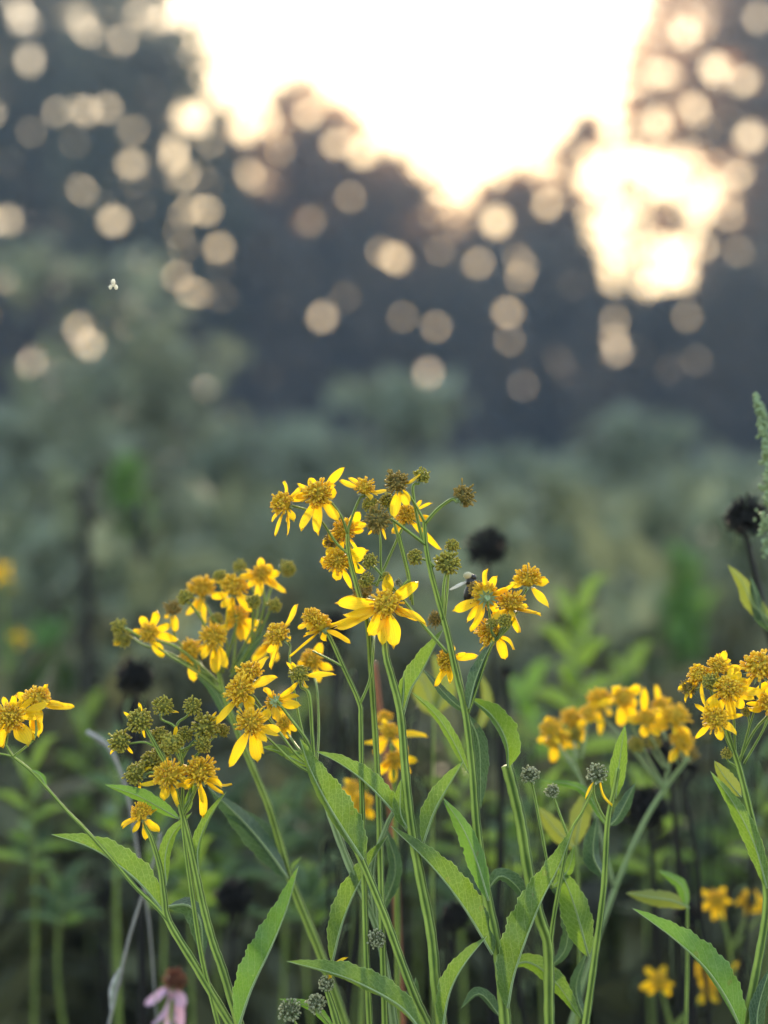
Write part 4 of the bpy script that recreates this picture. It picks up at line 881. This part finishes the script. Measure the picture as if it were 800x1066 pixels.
R2 = random.Random(77)
for i in range(28):
    leafy(20+i*28+R2.uniform(-18, 18), R2.uniform(740, 930), R2.uniform(1.12, 1.7), 11, R2.uniform(38, 60), 'small flowerless leafy plant blurred among the lower stems', R2.choice(['leaf', 'leaf_dark', 'leaf_dark']), R2.uniform(4, 8))
for i in range(36):
    x = R2.choice([R2.uniform(60, 800), R2.uniform(330, 560), R2.uniform(640, 760)]); d = R2.uniform(.98, 1.6); yt = R2.uniform(690, 900)
    p = Plant('dead_stalk', 'thin blackened dead stalk among the lower stems', 'dead stalk', d, (x+R2.uniform(-30, 30), 1085), 'blackened dead stalks among the stems', 'stem_black')
    xb = p.g.x/0.9*FPX/d+400; p.stem([(xb, 1090), ((xb+x)/2+R2.uniform(-8, 8), (1085+yt)/2), (x, yt)], R2.uniform(1.6, 3), 1.2, ridge=.1)
    for q in range(R2.randint(2, 5)):
        yy = R2.uniform(yt, 1040); f = (yy-yt)/(1085-yt); xx = x+(xb-x)*f; sx = R2.choice((-1, 1))
        p.leaf([(xx, yy), (xx+sx*8, yy+6), (xx+sx*R2.uniform(8, 16), yy+R2.uniform(20, 44))], R2.uniform(2, 5), R2.uniform(2, 4), 'black', name='withered_leaf', curl=1)
    p.done()
for (x0, xt, yt, d) in [(95, 88, 500, 2.0), (150, 146, 520, 2.3)]:
    p = Plant('dead_stalk', 'taller blurred dark stalk standing at left beside the sapling' if x0 < 100 else 'fainter blurred dark stalk to the right of the taller one at left', 'dead stalk', d, (x0, 1085), None, 'stem_black')
    p.stem([(x0, 1090), (x0-2, 760), (xt, yt)], 7, 4)
    for q in range(9): yy = yt+q*26; p.leaf([(xt, yy), (xt+(-1)**q*14, yy-14), (xt+(-1)**q*26, yy-4)], 5, 5, 'black', name='withered_leaf', curl=1)
    p.done()

# ------------------------------------------------------------------ ground
nt = NT('field_soil'); tc = nt.n('ShaderNodeTexCoord'); nz = nt.n('ShaderNodeTexNoise', Scale=1.5, Detail=6.0); nt.l(tc.outputs['Object'], nz.inputs['Vector'])
M['ground'] = surf(nt, nt.mix(nz.outputs[0], (0.035, 0.045, 0.02), (0.10, 0.11, 0.05)), 0, .95)
gv = []; gf = []; xs = [-300, -60, -20, -8, -3, 0, 3, 8, 20, 60, 300]; ys = [-60, -10, 0, 2, 5, 10, 20, 40, 80, 200, 500]
for yv in ys:
    for xv in xs: gv.append((xv, yv, .03*math.sin(xv*1.3)*math.cos(yv*.7) if abs(xv) < 20 and 0 < yv < 20 else 0))
for j in range(10):
    for i in range(10): gf.append((j*11+i, j*11+i+1, (j+1)*11+i+1, (j+1)*11+i))
tag(mk('ground', gv, gf, 'ground'), kind='structure')

# ------------------------------------------------------------------ haze
HAZE = 0.004
if HAZE:
    nt = NT('haze_air'); pv = nt.n('ShaderNodeVolumePrincipled', Density=HAZE, Anisotropy=0.1); pv.inputs['Color'].default_value = (.62, .78, 1, 1)
    nt.l(pv.outputs[0], nt.out.inputs['Volume'])
    x0, x1, y0, y1, z0, z1 = -320, 320, -70, 520, -1.2, 14.5
    hv = [(x, y, z) for z in (z0, z1) for y in (y0, y1) for x in (x0, x1)]
    o = mk('haze', hv, [(0, 2, 3, 1), (4, 5, 7, 6), (0, 1, 5, 4), (2, 6, 7, 3), (0, 4, 6, 2), (1, 3, 7, 5)], nt.m, smooth=False)
    tag(o, kind='stuff')

# ------------------------------------------------------------------ light
SUN_EL, SUN_AZ = math.radians(10.0), math.radians(2.6)     # low, ahead of the camera and a little right
sd_ = bpy.data.lights.new('sun', 'SUN'); sun = bpy.data.objects.new('sun', sd_); COL.objects.link(sun)
sd_.energy = 3.2; sd_.angle = math.radians(6); sd_.color = (1, .80, .56)
dirv = Vector((math.sin(SUN_AZ)*math.cos(SUN_EL), math.cos(SUN_AZ)*math.cos(SUN_EL), math.sin(SUN_EL)))
sun.rotation_euler = dirv.to_track_quat('Z', 'Y').to_euler()
w = bpy.data.worlds.new('World'); scene.world = w; w.use_nodes = True
t = w.node_tree; bg = t.nodes['Background']; sky = t.nodes.new('ShaderNodeTexSky'); sky.sky_type = 'NISHITA'; sky.sun_disc = False
sky.sun_elevation = SUN_EL; sky.sun_rotation = SUN_AZ; sky.air_density = 1.05; sky.dust_density = 1.6; sky.ozone_density = 0.3
bw = t.nodes.new('ShaderNodeRGBToBW'); t.links.new(sky.outputs[0], bw.inputs[0])
m1 = t.nodes.new('ShaderNodeMath'); m1.operation = 'MULTIPLY_ADD'; m1.inputs[1].default_value = 1/2.6; m1.inputs[2].default_value = 1.0; t.links.new(bw.outputs[0], m1.inputs[0])
m2 = t.nodes.new('ShaderNodeVectorMath'); m2.operation = 'DIVIDE'; t.links.new(sky.outputs[0], m2.inputs[0]); t.links.new(m1.outputs[0], m2.inputs[1])
t.links.new(m2.outputs[0], bg.inputs[0]); bg.inputs[1].default_value = 0.15
scene.view_settings.view_transform = 'Standard'; scene.view_settings.look = 'None'; scene.view_settings.gamma = 1
scene.view_settings.exposure = 3.45
scene.render.engine = 'CYCLES'
